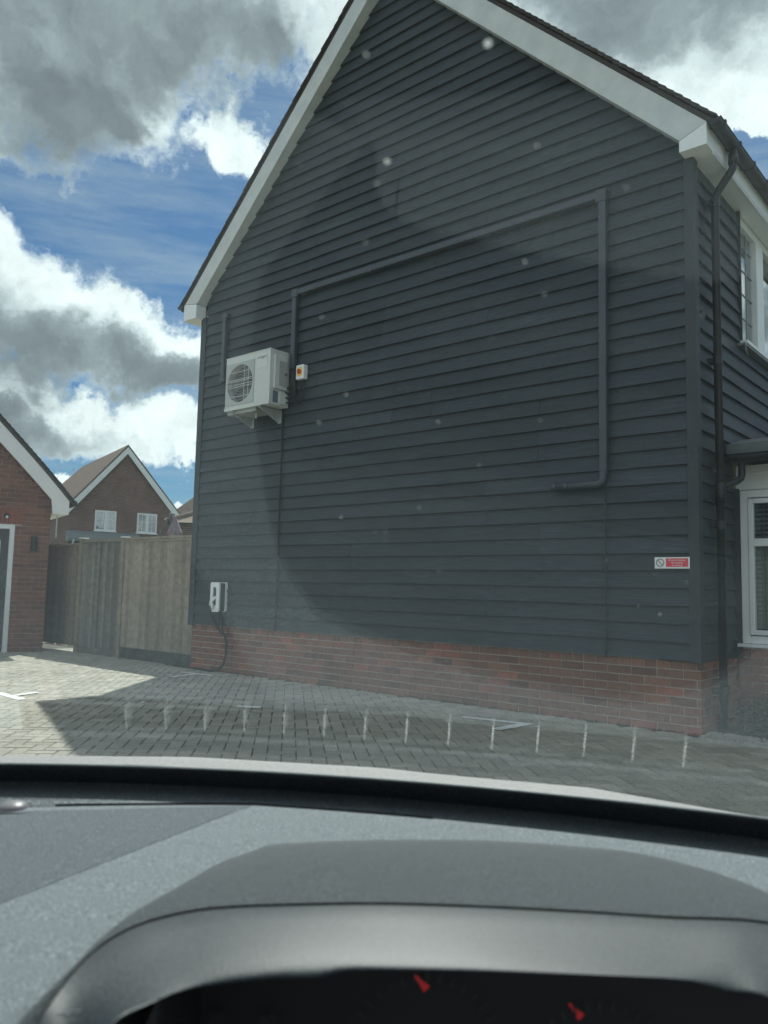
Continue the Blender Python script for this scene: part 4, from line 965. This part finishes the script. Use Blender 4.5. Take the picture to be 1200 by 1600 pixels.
# tree behind
tr_ = tag(empty('tree', (-58, 28, 0)), 'bare-topped olive tree tip showing between the brick roofs', 'tree')
m = MB(); m.tube([(0, 0, 0), (.1, 0, 4), (.3, .1, 8.5)], [.3, .2, .06], 8)
for i in range(14):
    a = rng.random() * 6.28; z0 = rng.uniform(4, 8); m.tube([(.15, 0, z0), (.9 * math.cos(a), .9 * math.sin(a), z0 + 1), (1.5 * math.cos(a), 1.5 * math.sin(a), z0 + rng.uniform(1.6, 2.4))], [.06, .035, .01], 5)
m.build('trunk', mat('bark', (.09, .075, .06), .9), tr_)
m = MB()
for i in range(1500):
    c = Vector((rng.gauss(.2, .9), rng.gauss(0, .9), rng.gauss(7.7, 1.0))); q = Matrix.Rotation(rng.random() * 6.28, 3, 'Z') @ Matrix.Rotation(rng.uniform(-1.5, 1.5), 3, 'X')
    m.add([c + q @ Vector(v) * .09 for v in ((-1, 0, 0), (0, -.5, 0), (1, 0, 0), (0, .5, 0))], [(0, 1, 2, 3)], rng.random())
m.build('crown', brick_piece_mat('olive_leaf', [(0, (.09, .08, .05)), (1, (.14, .11, .06))], 3), tr_, tint=True)

# ------------------------------------------------------------------ the car we sit in (origin under the eye point, +y forward, z offset CZ)
CZ = CAM.z
car = tag(empty('car', (CAM.x, CAM.y, 0), -YAW), 'parked car seen from the driver seat with grey dashboard, windscreen and pale bonnet', 'car')
XC = -0.34
def yb(x): return 0.983 - 0.315 * (x - XC) ** 2
ZB = -0.24
def V3(x, y, z): return (x, y, z + CZ)
def lerp_tab(t, tab):
    if t <= tab[0][0]:
        a, b = tab[0], tab[1]
    elif t >= tab[-1][0]: a, b = tab[-2], tab[-1]
    else:
        for a, b in zip(tab, tab[1:]):
            if a[0] <= t <= b[0]: break
    k = (t - a[0]) / (b[0] - a[0]); return a[1] + (b[1] - a[1]) * k
def dash_mat(name, c, rough, spec, bump=.5, sc_=520, coat=0.0):
    m = bpy.data.materials.new(name); m.use_nodes = True; n = NT(m.node_tree); b = n.n['Principled BSDF']
    b.inputs['Roughness'].default_value = rough; b.inputs['Specular IOR Level'].default_value = spec
    tcn = n.n.new('ShaderNodeTexCoord'); o = tcn.outputs['Object']
    n1 = n.noise(o, sc_, 4, .6); n2 = n.noise(o, sc_ * 2.4, 3, .6); big = n.noise(o, 5, 4, .6)
    cc = n.mix(.7, (*c, 1), n.ramp(n1, [(.34, (.22, .23, .24)), (.52, (.85, .86, .86)), (.66, (2.7, 2.7, 2.65))]), 'MULTIPLY')
    cc = n.mix(.15, cc, n.ramp(big, [(.3, (.8, .8, .8)), (.7, (1.15, 1.15, 1.15))]), 'MULTIPLY')
    n.put(b.inputs['Base Color'], cc)
    bn = n.n.new('ShaderNodeBump'); bn.inputs['Strength'].default_value = bump; bn.inputs['Distance'].default_value = .0022
    n.put(bn.inputs['Height'], n.math('MULTIPLY_ADD', n2, .4, n1)); n.l.new(bn.outputs[0], b.inputs['Normal'])
    return m
DASH = dash_mat('grained_grey_dashboard', (0.168, 0.192, 0.208), .46, .42, 1.0, 700)
BINN = dash_mat('dark_grained_binnacle', (0.052, 0.063, 0.070), .46, .42, 1.0, 700)
BLK = mat('black_frit', (0.004, 0.006, 0.007), .6, .15)
BLKM = mat('matt_black_plastic', (0.010, 0.011, 0.012), .7, .3)

# bonnet
BON = [(-.4621, .2126), (-.2277, .2095), (.0071, .2174), (.0384, .2205), (.101, .2252), (.2415, .2345), (.3194, .2475), (.3971, .2600), (.4747, .2715), (.75, .335), (.95, .42)]
def bon(x, y):
    y0 = 1.25; t = x / y0
    if t < XC * 2 / y0 + .46 and t < -.46: t = -.46 - (-.46 - t) * 1.0
    s_ = lerp_tab(t, BON) if t > -.4621 else lerp_tab(2 * (XC / y0) - t, BON) if 2 * (XC / y0) - t > -.2 else .211
    return -y * s_ - .16 * (y - y0) ** 2
m = MB(); rows = []
xs = [-1.18 + i * .04 for i in range(50)]
for j in range(26):
    rows.append([])
    for x in xs:
        y = yb(x) + .012 + j * .045; xx = x; rows[-1].append(V3(x, y, min(bon(xx, y), 9)))
m.grid(rows)
bo = m.build('bonnet', None, car, smooth=True)
bmx = bpy.data.materials.new('pale_dusty_metallic_paint'); bmx.use_nodes = True; n = NT(bmx.node_tree); b = n.n['Principled BSDF']
b.inputs['Roughness'].default_value = .55; b.inputs['Metallic'].default_value = 0.15; tcn = n.n.new('ShaderNodeTexCoord')
n.put(b.inputs['Base Color'], n.ramp(n.noise(tcn.outputs['Object'], 260, 6, .7), [(.3, (.30, .29, .285)), (.7, (.50, .485, .48))]))
bo.data.materials.append(bmx)
# scuttle edge (bright rubber lip seen above the frit)
# windscreen: two sheets with the true gap
TH = R_(32)
def wpt(x, s_, off=0.0):
    y = yb(x) - s_ * math.cos(TH) + .035 * s_ * s_; z = ZB + s_ * math.sin(TH)
    return V3(x, y + off * math.sin(TH), z + off * math.cos(TH))
xs = [-1.15 + i * .035 for i in range(48)]
for off in (0.0, .005):
    m = MB(); rows = [[wpt(x, s_, off) for x in xs] for s_ in [i * .05 for i in range(-1, 21)]]; m.grid(rows)
    m.build('windscreen' if off == 0 else 'windscreen_outer', WSG if off == 0 else WSO, car, smooth=True)
m = MB(); rows = [[wpt(x, s_, .008) for x in xs] for s_ in (-.05, -.02, 0, .02, .0405)]; m.grid(rows); rows = [[wpt(x, s_, .0025) for x in xs] for s_ in (-.02, 0, .02, .0405)]; m.grid(rows)
m.build('windscreen_frit', BLK, car, smooth=True)
m = MB(); m.tube([wpt(x, .0415, .008) for x in xs], .0013, 6); m.build('windscreen_seal', mat('bright_seal', (.45, .46, .46), .3), car, smooth=True)
m = MB(); m.grid([[V3(x, yb(x) - .010, ZB - .0025) for x in xs], [V3(x, yb(x) + .03, ZB - .030) for x in xs], [V3(x, yb(x) + .04, ZB - .30) for x in xs]]); m.build('scuttle', BLKM, car)
# dust and dried drops on the glass
DUST = bpy.data.materials.new('dried_water_spot'); DUST.use_nodes = True; n = NT(DUST.node_tree); n.n.clear()
t_ = n.n.new('ShaderNodeBsdfTransparent'); d0 = n.n.new('ShaderNodeBsdfDiffuse'); d0.inputs[0].default_value = (.7, .72, .7, 1); tl = n.n.new('ShaderNodeBsdfTranslucent'); tl.inputs[0].default_value = (.8, .82, .8, 1)
ad = n.n.new('ShaderNodeMixShader'); ad.inputs[0].default_value = .7; n.l.new(d0.outputs[0], ad.inputs[1]); n.l.new(tl.outputs[0], ad.inputs[2])
mx = n.n.new('ShaderNodeMixShader'); mx.inputs[0].default_value = .38; n.l.new(t_.outputs[0], mx.inputs[1]); n.l.new(ad.outputs[0], mx.inputs[2]); oo = n.n.new('ShaderNodeOutputMaterial'); n.l.new(mx.outputs[0], oo.inputs[0])
m = MB(); drg = random.Random(3)
def spot(x, s_, r):
    c = Vector(wpt(x, s_, .0065)); u_ = Vector((1, 0, 0)); v_ = (Vector(wpt(x, s_ + .01, .0065)) - c).normalized()
    m.add([c + u_ * r * drg.uniform(.7, 1.15) * math.cos(6.283 * q / 9) + v_ * r * drg.uniform(.7, 1.15) * math.sin(6.283 * q / 9) for q in range(9)], [tuple(range(9))])
for i in range(260): spot(drg.uniform(-.42, .30), drg.uniform(.10, .92), drg.choice((.0002, .00025, .0003, .0003, .0004, .0005)))
for x, s_, r in ((.0339, .8171, .0014), (-.0021, .7745, .0012), (-.0106, .8186, .0006), (-.0063, .7647, .0005), (-.0279, .5289, .0007), (.022, .5392, .0005), (.1901, .4181, .0009), (.0603, .7196, .0006), (-.0112, .7362, .0005), (-.0381, .6186, .0006), (.0546, .5799, .0005), (.0287, .6171, .0006), (-.022, .6402, .0006), (.1745, .4279, .0005), (-.0962, .4318, .0006)): spot(x, s_, r)
tag(m.build('dust_specks', DUST, car), kind='stuff')

# dashboard pad
def padz(x, y):
    if -.165 < x < 1.0 and y < .452: return -.47
    if x > -.125 and y < .605 and x < 1.0: return -.47
    yc = yb(x) - .123; d = yc - y
    z = -.2225 - .028 * max(d, 0)
    # added crease: passenger side tilted down to shape the same diagonal shade
    lx = (x + .135) * math.cos(R_(29.5)) - (y - .83) * math.sin(R_(29.5)); 
    if lx < 0: z -= .05 * min(-lx, .45) * 1.0
    return z
m = MB(); rows = []
offs = [0.003, .02, .045, .052]
sec = []
xs = [-1.12 + i * .02 for i in range(86)]
# far bank from the glass down to the vent, the vent trough, the near bank, then the crest and the pad
def prof(x):
    b = yb(x); P = [(b + .004, ZB + .0005), (b - .030, -.2455), (b - .062, -.2515), (b - .065, -.254)]
    return P
rows = [[V3(x, *prof(x)[k]) for x in xs] for k in range(4)]
m.grid(rows)
rows = []
rows.append([V3(x, yb(x) - .120 - .001, -.255) for x in xs]); rows.append([V3(x, yb(x) - .121, -.226) for x in xs])
for k in range(60):
    rows.append([V3(x, yb(x) - .123 - k * .0105, padz(x, yb(x) - .123 - k * .0105) - (.0015 if k == 0 else 0)) for x in xs])
rows.append([V3(x, yb(x) - .123 - 59 * .0105 - .02, -.30) for x in xs]); rows.append([V3(x, yb(x) - .123 - 59 * .0105 - .01, -.75) for x in xs])
m.grid(rows)
m.build('dashboard', DASH, car, smooth=True)
m = MB(); xs2 = [x for x in xs if -.42 < x < .42]
m.grid([[V3(x, yb(x) - .064, -.2545) for x in xs2], [V3(x, yb(x) - .066, -.285) for x in xs2], [V3(x, yb(x) - .120, -.285) for x in xs2], [V3(x, yb(x) - .1215, -.2535) for x in xs2]])
vt = m.build('demister_vent', BLKM, car)
FIN = mat('pale_vent_fin', (.72, .74, .74), .4, .5)
fm = MB(); fm.b2((-.00035, -.0265, -.018), (.00035, .018, 0.0)); fme = fm.mesh('vent_fin', FIN)
for i in range(14):
    x = -.300 + i * .0452
    if abs(x) < .41: inst('vent_fin', fme, vt, V3(x, yb(x) - .0925, -.2500), (0, 0, -.63 * (x - XC) * .55))
m = MB()
for a, b in ((-1.12, -.42), (.42, .56)):
    xx = [a + (b - a) * i / 8 for i in range(9)]; m.grid([[V3(x, yb(x) - .064, -.2535) for x in xx], [V3(x, yb(x) - .1215, -.2535) for x in xx]])
m.build('vent_surround', DASH, car)
# added sheet on the passenger side: darker colour paints in the dash's diagonal shade
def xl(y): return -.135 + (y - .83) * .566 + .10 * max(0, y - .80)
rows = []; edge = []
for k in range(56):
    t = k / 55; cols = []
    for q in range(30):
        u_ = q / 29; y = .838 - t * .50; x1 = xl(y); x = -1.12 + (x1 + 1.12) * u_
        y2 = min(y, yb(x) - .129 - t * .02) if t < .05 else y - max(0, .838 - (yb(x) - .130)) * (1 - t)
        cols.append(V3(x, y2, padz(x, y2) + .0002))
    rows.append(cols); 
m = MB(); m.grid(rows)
m.build('dash_shade_panel', dash_mat('shade_toned_dash_grain', (0.098, 0.115, 0.130), .56, .30, 1.0, 700), car, smooth=True)
# lip line across the dash top, and the light sensor
m = MB(); m.tube([V3(x, yb(x) - .125, padz(x, yb(x) - .125) + .0002) for x in [-.335 + i * .03 for i in range(14)]], .0012, 5); m.build('dash_seam', BLKM, car)
m = MB(); c0 = Vector(V3(-.375, .850, padz(-.375, .850))); rows = [[c0 + Vector((.0145 * math.cos(e) * math.cos(a), .0145 * math.cos(e) * math.sin(a), .0075 * math.sin(e))) for a in [2 * math.pi * i / 20 for i in range(21)]] for e in [math.pi / 2 * j / 6 for j in range(7)]]; m.grid(rows); 
m.build('light_sensor', mat('smoked_sensor', (.16, .15, .16), .4, .4), car, smooth=True)
m = MB(); m.tube([c0 + Vector((.034 * math.cos(a) + (.012 if math.cos(a) > 0 else -.012), .022 * math.sin(a), .0006)) for a in [2 * math.pi * i / 32 for i in range(33)]], .0008, 4); m.build('sensor_surround', BLKM, car)

# instrument binnacle: loft through four curves (lateral ratio, drop ratio, forward distance)
BK = [(-.47, .59, .385), (-.4041, .504, .455), (-.3318, .4409, .52), (-.2583, .3806, .60), (-.1986, .3386, .666), (-.1454, .3173, .705), (-.1147, .3092, .722), (.009, .302, .74), (.133, .3, .745), (.2415, .3044, .735), (.3189, .3109, .72), (.396, .3278, .685), (.4727, .3536, .63), (.56, .40, .56), (.68, .50, .46)]
CR = [(-.47, .64, .375), (-.4029, .53, .44), (-.3466, .4485, .495), (-.2951, .4109, .525), (-.2348, .3912, .545), (-.1737, .3825, .552), (-.08, .3775, .555), (.0106, .3748, .556), (.12, .3755, .556), (.2414, .3786, .554), (.35, .383, .548), (.4719, .3869, .54), (.58, .42, .51), (.70, .52, .44)]
LH = [(-.47, .68, .365), (-.375, .60, .42), (-.3125, .5128, .455), (-.2166, .453, .49), (-.1256, .4364, .50), (-.05, .432, .503), (.0119, .4298, .505), (.12, .430, .505), (.2414, .4321, .505), (.35, .436, .502), (.4707, .4417, .495), (.58, .48, .47), (.70, .58, .42)]
LB = [(-.42, .72, .36), (-.36, .62, .40), (-.3121, .525, .44), (-.2753, .4977, .46), (-.2154, .4783, .475), (-.1245, .4655, .483), (-.0636, .4627, .485), (-.0181, .4538, .49), (.1651, .452, .49), (.3559, .4551, .488), (.4243, .4681, .482), (.4699, .4744, .475), (.57, .53, .45), (.68, .63, .40)]
def resample(tab, n):
    P = [Vector((a * y, y, -b * y)) for a, b, y in tab]; 
    # Catmull-Rom through the points then uniform arc length
    Q = []
    for i in range(len(P) - 1):
        p0, p1, p2, p3 = P[max(i - 1, 0)], P[i], P[i + 1], P[min(i + 2, len(P) - 1)]
        for k in range(12):
            t = k / 12; Q.append(.5 * ((2 * p1) + (p2 - p0) * t + (2 * p0 - 5 * p1 + 4 * p2 - p3) * t * t + (3 * p1 - p0 - 3 * p2 + p3) * t ** 3))
    Q.append(P[-1]); L = [0]
    for a, b in zip(Q, Q[1:]): L.append(L[-1] + (b - a).length)
    out = []; j = 0
    for i in range(n):
        s_ = L[-1] * i / (n - 1)
        while j < len(L) - 2 and L[j + 1] < s_: j += 1
        k = (s_ - L[j]) / max(L[j + 1] - L[j], 1e-9); out.append(Q[j].lerp(Q[j + 1], min(k, 1)))
    return out
N = 90
bk, cr_, lh, lb = (resample(t, N) for t in (BK, CR, LH, LB))
off = Vector((0, 0, CZ))
m = MB(); rows = [[p + off + Vector((0, .012, -.022)) for p in bk]]
for k in range(9):
    t = k / 8; rows.append([(a.lerp(b, t) + Vector((0, 0, .006 * math.sin(math.pi * t))) + off) for a, b in zip(bk, cr_)])
m.grid(rows); m.build('instrument_binnacle', BINN, car, smooth=True)
m = MB(); rows = []
for k in range(13):
    t = k / 12; w0, w1, w2 = (1 - t) ** 2, 2 * t * (1 - t), t * t
    rows.append([a * w0 + (b + (b - (a + c) / 2) * 1.0) * w1 + c * w2 + off + Vector((0, -.0015 if k == 0 else 0, -.0012 if k == 0 else 0)) for a, b, c in zip(cr_, lh, lb)])
rows.append([p + off + Vector((0, .012, -.004)) for p in lb]); rows.append([p + off + Vector((0, .10, .004)) for p in lb])
m.grid(rows); m.build('binnacle_hood_rim', dash_mat('smooth_grey_rim', (0.016, 0.022, 0.027), .44, .22, .12, 700), car, smooth=True)
m = MB(); m.add([V3(-.155, .58, -.232), V3(.56, .58, -.232), V3(.56, .57, -.46), V3(-.155, .57, -.46)], [(0, 1, 2, 3)])
m.add([V3(-.118, .40, -.228), V3(-.118, .60, -.228), V3(-.118, .60, -.47), V3(-.118, .40, -.47)], [(0, 1, 2, 3)])
ip = m.build('instrument_panel', BLKM, car)
RED = mat('red_needle', (.4, .01, .01), .5, emit=((1, .02, .03), .05)); DIM = mat('dim_dial_mark', (.012, .013, .015), .7)
def onpan(a, d):   # lateral and drop ratios at the panel
    y = .566; return Vector(V3(a * y, y, -d * y))
for (a0, d0), (a1, d1) in (((.0480, .4560), (.0640, .4730)), ((.2330, .4850), (.2480, .5010))):
    p0, p1 = onpan(a0, d0), onpan(a1, d1); dd = (p1 - p0); pp = Vector((dd.z, 0, -dd.x)).normalized() * .0016
    m = MB(); m.add([p0 - pp * .4, p0 + pp * .4, p0 + dd * .55 + pp * .9, p1 + pp * 1.8, p1 - pp * 1.8, p0 + dd * .55 - pp * .9], [(0, 1, 2, 3, 4, 5)]); m.build('dial_needle', RED, ip)
for a, d in ((.0440, .487), (.25, .515)):
    m = MB(); c = onpan(a + .02, d + .06)
    for q in range(13):
        t = R_(30 + q * 10); r = .085 * .585; m.box(c + Vector((-r * math.cos(t) , 0, r * math.sin(t))), (.006, .001, .0015), Matrix.Rotation(t, 3, 'Y'))
    m.build('dial_marks', DIM, ip)
text('dial_lettering', '20', DIM, ip, onpan(-.186, .512), (R_(80), 0, 0), .011); text('dial_lettering', '40', DIM, ip, onpan(-.125, .513), (R_(80), 0, 0), .011)
# dark cabin floor and seat front below the eye
m = MB(); m.add([V3(-1.05, .45, -.80), V3(.5, .45, -.80), V3(.5, -1.0, -.75), V3(-1.05, -1.0, -.75)], [(0, 1, 2, 3)]); m.build('cabin_floor', BLKM, car)
# roof header and lining above the windscreen
m = MB(); rows = [[wpt(x, .97, .0) for x in xs if -1.1 < x < .5], [V3(x, .0, .30) for x in xs if -1.1 < x < .5], [V3(x, -.7, .33) for x in xs if -1.1 < x < .5]]; m.grid(rows); m.build('headlining', mat('grey_headlining', (.3, .3, .29), .9), car)
